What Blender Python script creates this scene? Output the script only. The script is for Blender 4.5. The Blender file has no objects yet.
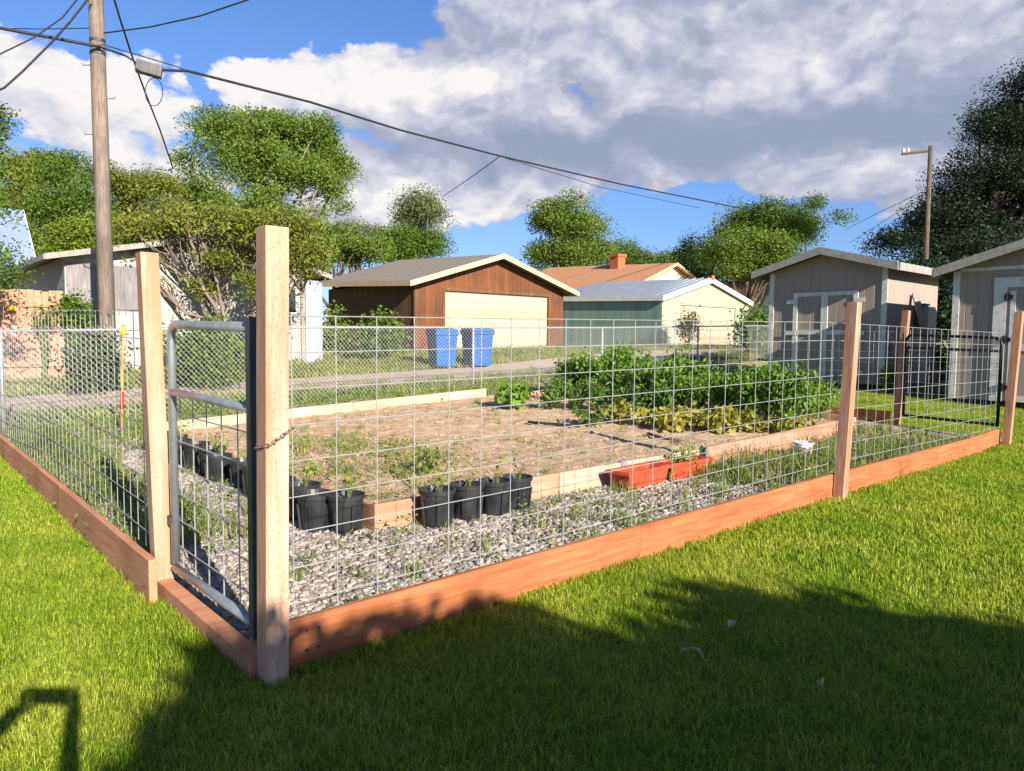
import bpy, math, random
import numpy as np
from mathutils import Vector, Matrix

R_ = math.radians
rnd = random.Random(7)
sc = bpy.context.scene
COL = sc.collection

# ------------------------------------------------------------------ camera frame
FPX = 730.0
PITCH, ROLL = R_(3.72), R_(0.5)
CX, CY, CH = -1.22, -2.88, 1.39
HF = np.array([.6615, .7500, 0.0]); HF /= np.linalg.norm(HF)
Fv = np.array([HF[0]*math.cos(PITCH), HF[1]*math.cos(PITCH), -math.sin(PITCH)])
r0 = np.array([HF[1], -HF[0], 0.0]); u0 = np.cross(r0, Fv)
Rv = math.cos(ROLL)*r0 - math.sin(ROLL)*u0
Uv = math.sin(ROLL)*r0 + math.cos(ROLL)*u0
# the horizon drops a little to the right
Rv, Uv = math.cos(ROLL)*r0 + math.sin(ROLL)*u0, -math.sin(ROLL)*r0 + math.cos(ROLL)*u0
CAM = np.array([CX, CY, CH])

def at(px, py, d):
    """World point at depth d along the view axis."""
    return CAM + d*(Fv + (px-512)/FPX*Rv - (py-385.5)/FPX*Uv)

GD = [(-1e4, -.06), (2.9, -.06), (4, -.04), (6.5, -.015), (9.2, 0), (12.5, .2), (15, .33), (20, .56), (24, .93), (28, 1.03), (35, 1.05), (60, 1.25), (500, 2.5)]
def gz(x, y):
    d = (x-CX)*HF[0] + (y-CY)*HF[1]
    for (a, za), (b, zb) in zip(GD, GD[1:]):
        if d <= b:
            return za + (zb-za)*(d-a)/(b-a) if a > -1e3 else zb
    return GD[-1][1]

def gpt(px, py):
    """Where the view ray meets the ground."""
    d0, d1 = .5, 400
    for d in np.arange(.5, 120, .02):
        p = at(px, py, d)
        if p[2] <= gz(p[0], p[1]): return p
    return p

def proj(p):
    q = np.array(p, float) - CAM
    z = q@Fv
    return 512+FPX*(q@Rv)/z, 385.5-FPX*(q@Uv)/z, z

# ------------------------------------------------------------------ mesh helpers
class MB:
    def __init__(s): s.v = []; s.f = []
    def add(s, vs, fs):
        o = len(s.v); s.v += [tuple(map(float, p)) for p in vs]; s.f += [tuple(i+o for i in f) for f in fs]; return s
    def box(s, c, d, rz=0, ry=0, rx=0, taper=1.0):
        M = Matrix.Rotation(rz, 3, 'Z') @ Matrix.Rotation(ry, 3, 'Y') @ Matrix.Rotation(rx, 3, 'X')
        vs = []
        for z in (-1, 1):
            k = taper if z > 0 else 1
            for x, y in ((-1, -1), (1, -1), (1, 1), (-1, 1)):
                p = M @ Vector((x*d[0]/2*k, y*d[1]/2*k, z*d[2]/2)); vs.append((p[0]+c[0], p[1]+c[1], p[2]+c[2]))
        return s.add(vs, [(3, 2, 1, 0), (4, 5, 6, 7), (0, 1, 5, 4), (1, 2, 6, 5), (2, 3, 7, 6), (3, 0, 4, 7)])
    def span(s, lo, hi):
        return s.box([(a+b)/2 for a, b in zip(lo, hi)], [b-a for a, b in zip(lo, hi)])
    def hexa(s, b4, t4):
        """bottom loop (ccw from above) and top loop"""
        return s.add(list(b4)+list(t4), [(3, 2, 1, 0), (4, 5, 6, 7), (0, 1, 5, 4), (1, 2, 6, 5), (2, 3, 7, 6), (3, 0, 4, 7)])
    def tube(s, pts, r, n=6, cap=True):
        pts = [Vector(p) for p in pts]
        rs = r if hasattr(r, '__len__') else [r]*len(pts)
        o = len(s.v); prev = None
        for i, p in enumerate(pts):
            t = (pts[min(i+1, len(pts)-1)] - pts[max(i-1, 0)])
            if t.length < 1e-9: t = Vector((0, 0, 1))
            t.normalize()
            if prev is None:
                a = Vector((0, 0, 1)) if abs(t.z) < .9 else Vector((1, 0, 0))
                x = t.cross(a).normalized()
            else:
                x = (prev - t*prev.dot(t))
                x = x.normalized() if x.length > 1e-6 else t.orthogonal().normalized()
            prev = x; y = t.cross(x)
            for k in range(n):
                a = 2*math.pi*k/n
                q = p + (x*math.cos(a) + y*math.sin(a))*rs[i]; s.v.append((q.x, q.y, q.z))
        for i in range(len(pts)-1):
            for k in range(n):
                a, b = o+i*n+k, o+i*n+(k+1) % n
                s.f.append((a, b, b+n, a+n))
        if cap:
            s.f.append(tuple(o+k for k in reversed(range(n)))); e = o+(len(pts)-1)*n
            s.f.append(tuple(e+k for k in range(n)))
        return s
    def lathe(s, prof, c=(0, 0, 0), n=24, cap0=True, cap1=True, sx=1, sy=1):
        o = len(s.v)
        for r, z in prof:
            for k in range(n):
                a = 2*math.pi*k/n; s.v.append((c[0]+r*sx*math.cos(a), c[1]+r*sy*math.sin(a), c[2]+z))
        for i in range(len(prof)-1):
            for k in range(n):
                a, b = o+i*n+k, o+i*n+(k+1) % n; s.f.append((a, b, b+n, a+n))
        if cap0: s.f.append(tuple(o+k for k in reversed(range(n))))
        if cap1: s.f.append(tuple(o+(len(prof)-1)*n+k for k in range(n)))
        return s
    def prism(s, poly, a, b, axis='y'):
        """polygon of (u, z) extruded along axis from a to b"""
        n = len(poly)
        P = (lambda u, z, t: (u, t, z)) if axis == 'y' else (lambda u, z, t: (t, u, z))
        vs = [P(u, z, a) for u, z in poly] + [P(u, z, b) for u, z in poly]
        fs = [tuple(range(n)), tuple(reversed(range(n, 2*n)))]
        for i in range(n):
            j = (i+1) % n; fs.append((i, i+n, j+n, j))
        return s.add(vs, fs)
    def build(s, name, m, parent=None, smooth=False, bevel=0, loc=None):
        me = bpy.data.meshes.new(name); me.from_pydata(s.v, [], s.f); me.update()
        import bmesh
        bm = bmesh.new(); bm.from_mesh(me); bmesh.ops.recalc_face_normals(bm, faces=bm.faces)
        bm.to_mesh(me); bm.free()
        if m: me.materials.append(m)
        o = bpy.data.objects.new(name, me); COL.objects.link(o)
        if parent: o.parent = parent
        if loc is not None: o.location = loc
        if smooth: me.polygons.foreach_set('use_smooth', [True]*len(me.polygons))
        if bevel:
            b = o.modifiers.new('bev', 'BEVEL'); b.width = bevel; b.segments = 2; b.limit_method = 'ANGLE'
        return o

def mesh_np(name, V, F, m, parent=None, smooth=False):
    me = bpy.data.meshes.new(name)
    nf, k = F.shape
    me.vertices.add(len(V)); me.vertices.foreach_set('co', V.astype(np.float32).ravel())
    me.loops.add(nf*k); me.loops.foreach_set('vertex_index', F.astype(np.int32).ravel())
    me.polygons.add(nf); me.polygons.foreach_set('loop_start', np.arange(0, nf*k, k, dtype=np.int32))
    me.polygons.foreach_set('loop_total', np.full(nf, k, dtype=np.int32))
    if smooth: me.polygons.foreach_set('use_smooth', np.ones(nf, bool))
    me.update(calc_edges=True); me.validate()
    if m: me.materials.append(m)
    o = bpy.data.objects.new(name, me); COL.objects.link(o)
    if parent: o.parent = parent
    return o

def tag(o, label=None, cat=None, group=None, kind=None):
    if label: o['label'] = label
    if cat: o['category'] = cat
    if group: o['group'] = group
    if kind: o['kind'] = kind
    return o
def thing(name, label, cat, loc=(0, 0, 0), rz=0, group=None):
    o = bpy.data.objects.new(name, None); COL.objects.link(o)
    o.location = tuple(map(float, loc)); o.rotation_euler = (0, 0, rz); o.empty_display_size = .2
    return tag(o, label, cat, group)
def dup(root, loc, rz=0, label=None, s=1.0):
    r = root.copy(); COL.objects.link(r); r.location = tuple(map(float, loc)); r.rotation_euler = (0, 0, rz); r.scale = (s, s, s)
    if label: r['label'] = label
    kids = [o for o in root.children]
    for ch in kids:
        c = ch.copy(); COL.objects.link(c); c.parent = r
        for g in list(ch.children):
            d = g.copy(); COL.objects.link(d); d.parent = c
    return r

# ------------------------------------------------------------------ materials
def nodes(name):
    m = bpy.data.materials.new(name); m.use_nodes = True
    nt = m.node_tree; b = nt.nodes['Principled BSDF']
    return m, nt, b
def L(nt, a, b): nt.links.new(a, b)
def ramp(nt, fac, stops):
    r = nt.nodes.new('ShaderNodeValToRGB')
    e = r.color_ramp.elements
    while len(e) < len(stops): e.new(.5)
    for el, (p, c) in zip(e, stops): el.position = p; el.color = (*c, 1)
    L(nt, fac, r.inputs[0]); return r.outputs[0]
def noise(nt, vec, scale, detail=5, rough=.6, dist=0):
    n = nt.nodes.new('ShaderNodeTexNoise'); n.inputs['Scale'].default_value = scale
    n.inputs['Detail'].default_value = detail; n.inputs['Roughness'].default_value = rough; n.inputs['Distortion'].default_value = dist
    if vec is not None: L(nt, vec, n.inputs['Vector'])
    return n.outputs['Fac']
def coords(nt, scale=(1, 1, 1), kind='Object', rot=(0, 0, 0)):
    if kind == 'World':
        src = nt.nodes.new('ShaderNodeNewGeometry').outputs['Position']
    else:
        src = nt.nodes.new('ShaderNodeTexCoord').outputs[kind]
    mp = nt.nodes.new('ShaderNodeMapping'); mp.inputs['Scale'].default_value = scale; mp.inputs['Rotation'].default_value = rot
    L(nt, src, mp.inputs['Vector']); return mp.outputs[0]
def mixc(nt, fac, a, b, mode='MIX'):
    m = nt.nodes.new('ShaderNodeMix'); m.data_type = 'RGBA'; m.blend_type = mode
    if isinstance(fac, (int, float)): m.inputs[0].default_value = fac
    else: L(nt, fac, m.inputs[0])
    for i, c in ((6, a), (7, b)):
        if isinstance(c, tuple): m.inputs[i].default_value = (*c, 1)
        else: L(nt, c, m.inputs[i])
    return m.outputs[2]
def bump(nt, b, h, strength=.3, dist=.01):
    n = nt.nodes.new('ShaderNodeBump'); n.inputs['Strength'].default_value = strength; n.inputs['Distance'].default_value = dist
    L(nt, h, n.inputs['Height']); L(nt, n.outputs[0], b.inputs['Normal'])

def M(name, stops, scale=(1, 1, 1), ns=6, detail=6, rough=.8, bmp=.2, bd=.01, spec=.3, metal=0, kind='Object', dist=0, spots=None):
    """Noise mapped through a ramp, same noise as bump. spots = (scale, threshold, colour)."""
    m, nt, b = nodes(name)
    v = coords(nt, scale, kind)
    n = noise(nt, v, ns, detail, .6, dist)
    c = ramp(nt, n, stops)
    if spots:
        n2 = noise(nt, v, spots[0], 4, .6)
        f = ramp(nt, n2, [(spots[1], (0, 0, 0)), (min(1, spots[1]+spots[3] if len(spots) > 3 else spots[1]+.05), (1, 1, 1))])
        c = mixc(nt, f, c, spots[2])
    L(nt, c, b.inputs['Base Color'])
    b.inputs['Roughness'].default_value = rough; b.inputs['Specular IOR Level'].default_value = spec; b.inputs['Metallic'].default_value = metal
    if bmp: bump(nt, b, n, bmp, bd)
    return m

def leafmat(name, c1, c2, c3=None, trans=.35, rough=.55, patch=None):
    m, nt, b = nodes(name)
    g = nt.nodes.new('ShaderNodeNewGeometry')
    c1 = tuple(.6*p+.4*q for p, q in zip(c1, c2))
    if c3: c3 = tuple(.6*p+.4*q for p, q in zip(c3, c2))
    st = [(0, c1), (1, c2)] if c3 is None else [(0, c1), (.75, c2), (1, c3)]
    c = ramp(nt, g.outputs['Random Per Island'], st)
    n = noise(nt, coords(nt, kind='World'), patch or .6, 3)
    c = mixc(nt, ramp(nt, n, [(.3, (.62, .66, .62)), (.7, (1.25, 1.2, 1.1))]), (0, 0, 0), c, 'MIX') if False else mixc(nt, 1.0, c, ramp(nt, n, [(.32, (.6, .66, .62)), (.68, (1.0, 1.0, 1.0))]), 'MULTIPLY')
    L(nt, c, b.inputs['Base Color']); b.inputs['Roughness'].default_value = rough; b.inputs['Specular IOR Level'].default_value = .25
    t = nt.nodes.new('ShaderNodeBsdfTranslucent'); L(nt, mixc(nt, 1.0, c, (1.0, 1.0, .55), 'MULTIPLY'), t.inputs[0])
    mx = nt.nodes.new('ShaderNodeMixShader'); mx.inputs[0].default_value = trans
    L(nt, b.outputs[0], mx.inputs[1]); L(nt, t.outputs[0], mx.inputs[2])
    L(nt, mx.outputs[0], nt.nodes['Material Output'].inputs[0])
    return m

def woodmat(name, dark, mid, light, axis='x', red=None, incise=False, rough=.75):
    m, nt, b = nodes(name)
    s = {'x': (.9, 14, 14), 'y': (14, .9, 14), 'z': (14, 14, .9)}[axis]
    oi = nt.nodes.new('ShaderNodeObjectInfo')
    tc = nt.nodes.new('ShaderNodeTexCoord')
    off = nt.nodes.new('ShaderNodeVectorMath'); off.operation = 'MULTIPLY_ADD'
    cmb = nt.nodes.new('ShaderNodeCombineXYZ')
    for i in range(3): L(nt, oi.outputs['Random'], cmb.inputs[i])
    L(nt, cmb.outputs[0], off.inputs[0]); off.inputs[1].default_value = (9, 9, 9); L(nt, tc.outputs['Object'], off.inputs[2])
    mp = nt.nodes.new('ShaderNodeMapping'); mp.inputs['Scale'].default_value = s; L(nt, off.outputs[0], mp.inputs[0])
    n = noise(nt, mp.outputs[0], 2.2, 6, .65, .8)
    c = ramp(nt, n, [(.28, dark), (.5, mid), (.72, light)])
    if red:
        mp2 = nt.nodes.new('ShaderNodeMapping'); mp2.inputs['Scale'].default_value = [x*.35 for x in s]; L(nt, off.outputs[0], mp2.inputs[0])
        n2 = noise(nt, mp2.outputs[0], 2.0, 3)
        c = mixc(nt, ramp(nt, n2, [(.45, (0, 0, 0)), (.65, (1, 1, 1))]), c, red)
    nb = n
    big = noise(nt, off.outputs[0], 1.3, 3)
    c = mixc(nt, 1.0, c, ramp(nt, big, [(.3, (.7, .69, .68)), (.68, (1, 1, 1))]), 'MULTIPLY')
    # knots and nail stains
    vo = nt.nodes.new('ShaderNodeTexVoronoi'); vo.inputs['Scale'].default_value = 1.0
    mp3 = nt.nodes.new('ShaderNodeMapping'); mp3.inputs['Scale'].default_value = {'x': (2.2, 6, 6), 'y': (6, 2.2, 6), 'z': (6, 6, 2.2)}[axis]
    L(nt, off.outputs[0], mp3.inputs[0]); L(nt, mp3.outputs[0], vo.inputs['Vector'])
    c = mixc(nt, ramp(nt, vo.outputs['Distance'], [(.04, (.7, .7, .7)), (.09, (0, 0, 0))]), c, tuple(x*.55 for x in dark))
    if incise:
        br = nt.nodes.new('ShaderNodeTexVoronoi'); br.inputs['Scale'].default_value = 1.0; br.inputs['Randomness'].default_value = .7
        mp4 = nt.nodes.new('ShaderNodeMapping'); mp4.inputs['Scale'].default_value = (62, 62, 34); L(nt, tc.outputs['Object'], mp4.inputs[0]); L(nt, mp4.outputs[0], br.inputs['Vector'])
        f = ramp(nt, br.outputs['Distance'], [(.12, (.5, .5, .5)), (.3, (0, 0, 0))])
        c = mixc(nt, f, c, tuple(x*k for x, k in zip(dark, (.85, .55, .45))))
    L(nt, c, b.inputs['Base Color']); b.inputs['Roughness'].default_value = rough; b.inputs['Specular IOR Level'].default_value = .2
    bump(nt, b, nb, .35, .006)
    return m

MT = {}
MT['post'] = woodmat('post_wood', (.40, .23, .15), (.56, .365, .265), (.65, .465, .365), 'z', red=(.54, .27, .16), incise=True)
MT['post_mid'] = woodmat('post_wood_mid', (.34, .17, .11), (.5, .29, .2), (.64, .46, .35), 'z', red=(.42, .2, .12), incise=True)
MT['post_red'] = woodmat('post_wood_red', (.30, .14, .085), (.45, .25, .16), (.58, .38, .26), 'z', red=(.40, .18, .10), incise=True)
MT['board'] = woodmat('stained_board', (.29, .095, .04), (.41, .145, .062), (.52, .22, .105), 'x')
MT['board_left'] = woodmat('stained_board_pale', (.42, .17, .09), (.55, .26, .15), (.64, .34, .2), 'x')
MT['bed'] = woodmat('bed_board', (.38, .19, .12), (.5, .3, .2), (.6, .4, .29), 'x', red=(.5, .23, .14))
MT['bed_pale'] = woodmat('bed_board_pale', (.40, .28, .2), (.54, .4, .3), (.62, .49, .38), 'x')
MT['galv'] = M('galvanised_wire', [(.3, (.34, .35, .35)), (.7, (.48, .49, .49))], ns=30, rough=.45, metal=.4, bmp=0, spec=.5)
MT['galv_tube'] = M('galvanised_tube', [(.3, (.29, .33, .37)), (.7, (.42, .46, .50))], ns=14, rough=.38, metal=.65, bmp=.03, spec=.5, spots=(40, .66, (.66, .69, .72)))
MT['dark_steel'] = M('dark_steel', [(.3, (.04, .055, .075)), (.7, (.08, .1, .125))], ns=14, rough=.5, metal=.5, bmp=.05)
MT['blackpaint'] = M('black_paint', [(.3, (.008, .008, .01)), (.7, (.02, .02, .022))], ns=14, rough=.4, bmp=.05)
MT['rust'] = M('rusty_chain', [(.3, (.14, .10, .075)), (.7, (.36, .28, .22))], ns=60, rough=.7, metal=.4, bmp=.2)
MT['chainlink'] = M('chain_link_wire', [(.3, (.45, .46, .46)), (.7, (.66, .67, .67))], ns=20, rough=.5, metal=.5, bmp=0)
MT['blackpot'] = M('black_plastic', [(.3, (.012, .013, .016)), (.7, (.035, .037, .042))], ns=8, rough=.38, bmp=.04, spec=.5, spots=(6, .6, (.07, .065, .055), .25))
MT['terracotta'] = M('terracotta_plastic', [(.3, (.36, .05, .022)), (.7, (.47, .085, .04))], ns=7, rough=.55, bmp=.05, spots=(9, .62, (.36, .14, .09), .2))
MT['bin'] = M('blue_plastic', [(.3, (.006, .075, .26)), (.7, (.011, .105, .34))], ns=5, rough=.45, bmp=.04, spec=.4)
MT['bin_dark'] = M('dark_plastic', [(.3, (.012, .013, .016)), (.7, (.03, .03, .035))], ns=5, rough=.5, bmp=0)
MT['whitebucket'] = M('white_plastic', [(.3, (.6, .6, .6)), (.7, (.8, .8, .8))], ns=5, rough=.4, bmp=.02)
MT['redprint'] = M('red_print', [(.3, (.5, .05, .05)), (.7, (.6, .1, .1))], ns=5, rough=.5, bmp=0)
MT['soil'] = M('garden_soil', [(.25, (.30, .195, .12)), (.5, (.48, .335, .22)), (.75, (.60, .445, .315))], ns=7, detail=12, rough=.95, bmp=.8, bd=.03, kind='World', spots=(2.5, .6, (.36, .31, .14), .2))
MT['potsoil'] = M('pot_soil', [(.3, (.05, .035, .025)), (.7, (.15, .1, .075))], ns=30, rough=.95, bmp=.8)
MT['gravel_base'] = M('gravel_base', [(.3, (.28, .24, .2)), (.7, (.46, .40, .34))], ns=28, detail=8, rough=.95, bmp=.8, kind='World')
MT['lawn'] = M('lawn_soil', [(.3, (.08, .12, .012)), (.7, (.15, .175, .025))], ns=3, detail=8, rough=.95, bmp=.4, kind='World')
MT['dry'] = M('dry_ground', [(.25, (.2, .23, .05)), (.5, (.32, .31, .1)), (.75, (.44, .37, .2))], ns=1.1, detail=10, rough=.95, bmp=.6, bd=.05, kind='World', spots=(9, .6, (.10, .14, .03), .15))
MT['alley'] = M('alley_gravel', [(.25, (.31, .25, .195)), (.5, (.43, .355, .28)), (.75, (.52, .44, .36))], ns=4, detail=12, rough=.95, bmp=.6, bd=.03, kind='World', spots=(1.2, .62, (.2, .2, .1), .2))
MT['polewood'] = woodmat('pole_wood', (.12, .09, .075), (.215, .17, .14), (.32, .265, .225), 'z')
MT['greywood'] = woodmat('weathered_wood', (.16, .15, .16), (.24, .23, .24), (.34, .32, .33), 'z')
MT['greyplank'] = woodmat('weathered_plank', (.2, .18, .16), (.3, .28, .25), (.42, .39, .35), 'z')
MT['white'] = M('white_siding', [(.3, (.55, .55, .53)), (.7, (.72, .72, .70))], ns=2.5, detail=8, rough=.7, bmp=.1)
MT['trimwhite'] = M('white_trim', [(.25, (.34, .33, .32)), (.45, (.56, .56, .55)), (.7, (.66, .66, .65))], ns=9, detail=9, rough=.7, bmp=.15)
MT['greyroofedge'] = M('weathered_fascia', [(.25, (.19, .18, .17)), (.6, (.32, .31, .29)), (.8, (.42, .40, .37))], ns=9, detail=9, rough=.8, bmp=.2)
MT['shingle'] = M('asphalt_shingle', [(.3, (.17, .15, .13)), (.7, (.27, .245, .21))], ns=9, detail=10, rough=.95, bmp=.4)
MT['orange_shingle'] = M('orange_shingle', [(.3, (.36, .16, .085)), (.7, (.52, .27, .16))], ns=6, detail=10, rough=.95, bmp=.4)
MT['tanfascia'] = M('tan_fascia', [(.3, (.55, .40, .22)), (.7, (.68, .52, .32))], ns=5, rough=.7, bmp=.1)
MT['glass'] = M('window_glass', [(.3, (.02, .025, .03)), (.7, (.05, .06, .07))], ns=2, rough=.08, bmp=0, spec=.8)
MT['metalroof'] = M('metal_roof', [(.3, (.30, .34, .41)), (.7, (.41, .45, .52))], ns=2, rough=.4, metal=.3, bmp=.03)
MT['blueroof'] = M('blue_metal_roof', [(.3, (.22, .29, .45)), (.7, (.3, .37, .54))], ns=2, rough=.4, metal=.2, bmp=.03)
MT['brick'] = M('chimney_brick', [(.3, (.36, .1, .04)), (.7, (.5, .16, .07))], ns=12, rough=.9, bmp=.3)
MT['cream'] = M('cream_wall', [(.3, (.55, .5, .38)), (.7, (.68, .62, .48))], ns=3, rough=.8, bmp=.1)
MT['cable'] = M('black_cable', [(.3, (.015, .015, .018)), (.7, (.03, .03, .034))], ns=10, rough=.6, bmp=0)
MT['splicebox'] = M('splice_box', [(.3, (.07, .07, .075)), (.7, (.12, .12, .125))], ns=6, rough=.6, bmp=0)
MT['handle'] = woodmat('tool_handle', (.5, .22, .05), (.66, .34, .1), (.72, .42, .16), 'z')
MT['redgrip'] = M('red_grip', [(.3, (.5, .03, .03)), (.7, (.6, .05, .05))], ns=10, rough=.5, bmp=0)
MT['yellow'] = M('yellow_plastic', [(.3, (.75, .5, .02)), (.7, (.85, .6, .04))], ns=10, rough=.5, bmp=0)
MT['steel'] = M('worn_steel', [(.3, (.2, .2, .2)), (.7, (.4, .4, .4))], ns=20, rough=.45, metal=.7, bmp=.05)
MT['bark'] = M('bark', [(.3, (.06, .045, .035)), (.7, (.16, .125, .1))], scale=(6, 6, 1.2), ns=3, detail=9, rough=.95, bmp=.8, bd=.04)
MT['barkpale'] = M('pale_bark', [(.3, (.14, .11, .09)), (.7, (.30, .25, .21))], scale=(6, 6, 1.2), ns=3, detail=9, rough=.95, bmp=.6, bd=.03)
MT['deadleaf'] = M('dead_leaf', [(.3, (.3, .2, .12)), (.7, (.5, .38, .27))], ns=30, rough=.8, bmp=.2)
MT['stem'] = M('green_stem', [(.3, (.07, .11, .025)), (.7, (.13, .18, .05))], ns=10, rough=.7, bmp=0)

def sidingmat(name, a, b_, pitch=.3, axis='x', groove=.35, red=None, rough=.75, var=.82):
    """vertical (axis x or y) or horizontal (axis z) boards"""
    m, nt, b = nodes(name)
    tc = nt.nodes.new('ShaderNodeTexCoord'); sp = nt.nodes.new('ShaderNodeSeparateXYZ'); L(nt, tc.outputs['Object'], sp.inputs[0])
    if axis == 'xy':
        ad = nt.nodes.new('ShaderNodeMath'); ad.operation = 'ADD'; L(nt, sp.outputs[0], ad.inputs[0]); L(nt, sp.outputs[1], ad.inputs[1]); src = ad.outputs[0]
    else: src = sp.outputs['xyz'.index(axis)]
    dv = nt.nodes.new('ShaderNodeMath'); dv.operation = 'DIVIDE'; L(nt, src, dv.inputs[0]); dv.inputs[1].default_value = pitch
    fr = nt.nodes.new('ShaderNodeMath'); fr.operation = 'FRACT'; L(nt, dv.outputs[0], fr.inputs[0])
    fl = nt.nodes.new('ShaderNodeMath'); fl.operation = 'FLOOR'; L(nt, dv.outputs[0], fl.inputs[0])
    wn = nt.nodes.new('ShaderNodeTexWhiteNoise'); wn.noise_dimensions = '1D'; L(nt, fl.outputs[0], wn.inputs['W'])
    sc_ = (1.2, 1.2, 9) if axis == 'z' else (10, 10, .7)
    n = noise(nt, coords(nt, sc_), 1.6, 7, .65)
    c = ramp(nt, n, [(.28, a), (.72, b_)])
    if red:
        n2 = noise(nt, coords(nt, (1, 1, 1)), 1.2, 4); c = mixc(nt, ramp(nt, n2, [(.4, (0, 0, 0)), (.65, (1, 1, 1))]), c, red)
    c = mixc(nt, 1.0, c, ramp(nt, wn.outputs[0], [(0, (var,)*3), (1, (1, 1, 1))]), 'MULTIPLY')
    gr = ramp(nt, fr.outputs[0], [(0, (0, 0, 0)), (.06, (1, 1, 1)), (.94, (1, 1, 1)), (1, (0, 0, 0))])
    c = mixc(nt, 1.0, c, mixc(nt, gr, (1-groove,)*3, (1.0, 1.0, 1.0)), 'MULTIPLY')
    L(nt, c, b.inputs['Base Color']); b.inputs['Roughness'].default_value = rough; b.inputs['Specular IOR Level'].default_value = .2
    bump(nt, b, gr, .6, .012)
    return m
MT['brownwall'] = sidingmat('brown_stained_siding', (.085, .038, .02), (.165, .074, .036), .2, 'xy', .4, red=(.20, .075, .03))
MT['brownside'] = sidingmat('dark_stained_siding', (.10, .06, .03), (.2, .12, .06), .2, 'xy', .4)
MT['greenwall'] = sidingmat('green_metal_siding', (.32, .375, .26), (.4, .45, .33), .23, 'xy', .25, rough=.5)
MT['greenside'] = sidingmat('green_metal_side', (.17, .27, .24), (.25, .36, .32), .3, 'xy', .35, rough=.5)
MT['garagedoor'] = sidingmat('garage_door_panels', (.45, .36, .265), (.53, .435, .325), .28, 'z', .25, rough=.6)
MT['shedwall'] = sidingmat('grey_shed_siding', (.295, .24, .207), (.345, .29, .252), .2, 'xy', .05, var=.97)
MT['redfence'] = sidingmat('red_fence_boards', (.46, .235, .155), (.54, .3, .21), .14, 'xy', .04, var=.93)
MT['whiteboards'] = sidingmat('white_boards', (.34, .335, .33), (.44, .43, .42), .2, 'xy', .2)

MT['leaf_mid'] = leafmat('leaf_mid', (0.081, 0.151, 0.020), (0.149, 0.237, 0.033), (0.223, 0.300, 0.050))
MT['leaf_light'] = leafmat('leaf_light', (0.122, 0.194, 0.029), (0.200, 0.286, 0.048), (0.272, 0.343, 0.073))
MT['leaf_yellow'] = leafmat('leaf_yellow', (0.138, 0.207, 0.018), (0.234, 0.303, 0.030), (0.330, 0.372, 0.050))
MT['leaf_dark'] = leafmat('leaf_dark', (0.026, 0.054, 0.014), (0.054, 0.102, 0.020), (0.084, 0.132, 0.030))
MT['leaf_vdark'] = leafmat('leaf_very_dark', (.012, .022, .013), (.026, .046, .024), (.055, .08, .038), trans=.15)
MT['leaf_pale'] = leafmat('leaf_pale', (0.132, 0.168, 0.066), (0.204, 0.240, 0.099), (0.300, 0.312, 0.165))
MT['leaf_olive'] = leafmat('leaf_olive', (0.145, 0.182, 0.026), (0.239, 0.276, 0.042), (0.341, 0.345, 0.072))
MT['leaf_crop'] = leafmat('leaf_crop', (0.094, 0.203, 0.022), (0.188, 0.324, 0.043), (0.319, 0.438, 0.073), trans=.3)
MT['leaf_crop_yellow'] = leafmat('leaf_crop_yellow', (.22, .27, .04), (.42, .38, .07), (.55, .44, .13), trans=.3)
MT['leaf_kale'] = leafmat('leaf_kale', (0.070, 0.163, 0.030), (0.140, 0.250, 0.050), (0.224, 0.325, 0.070), trans=.3)
MT['weed'] = leafmat('leaf_weed', (.12, .19, .035), (.21, .29, .06), (.36, .36, .13), trans=.3)
MT['drygrass'] = leafmat('dry_grass', (.2, .25, .05), (.36, .36, .1), (.5, .44, .2), trans=.3)

def grassmat():
    m, nt, b = nodes('lawn_blades')
    g = nt.nodes.new('ShaderNodeNewGeometry'); oi = nt.nodes.new('ShaderNodeObjectInfo')
    c = ramp(nt, g.outputs['Random Per Island'], [(0, (.065, .165, .008)), (.5, (.19, .32, .015)), (.88, (.34, .45, .03)), (1, (.5, .52, .12))])
    c2 = ramp(nt, g.outputs['Random Per Island'], [(0, (.16, .26, .014)), (.5, (.37, .43, .028)), (1, (.56, .56, .12))])
    n = noise(nt, coords(nt, kind='World'), 1.1, 4)
    c = mixc(nt, ramp(nt, n, [(.42, (0, 0, 0)), (.66, (1, 1, 1))]), c, c2)
    L(nt, c, b.inputs['Base Color']); b.inputs['Roughness'].default_value = .5; b.inputs['Specular IOR Level'].default_value = .2
    t = nt.nodes.new('ShaderNodeBsdfTranslucent'); L(nt, mixc(nt, 1.0, c, (1.0, 1.0, .5), 'MULTIPLY'), t.inputs[0])
    mx = nt.nodes.new('ShaderNodeMixShader'); mx.inputs[0].default_value = .3
    L(nt, b.outputs[0], mx.inputs[1]); L(nt, t.outputs[0], mx.inputs[2]); L(nt, mx.outputs[0], nt.nodes['Material Output'].inputs[0])
    return m
MT['blades'] = grassmat()
def stonemat():
    m, nt, b = nodes('river_stone')
    oi = nt.nodes.new('ShaderNodeObjectInfo')
    c = ramp(nt, oi.outputs['Random'], [(0, (.2, .185, .175)), (.25, (.27, .255, .24)), (.5, (.33, .30, .27)), (.7, (.40, .36, .33)), (.9, (.46, .40, .35)), (1, (.54, .49, .44))])
    n = noise(nt, coords(nt), 60, 5)
    c = mixc(nt, 1.0, c, ramp(nt, n, [(.3, (.7, .68, .66)), (.7, (1, 1, 1))]), 'MULTIPLY')
    L(nt, c, b.inputs['Base Color']); b.inputs['Roughness'].default_value = .75; b.inputs['Specular IOR Level'].default_value = .3
    return m
MT['stone'] = stonemat()

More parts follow.
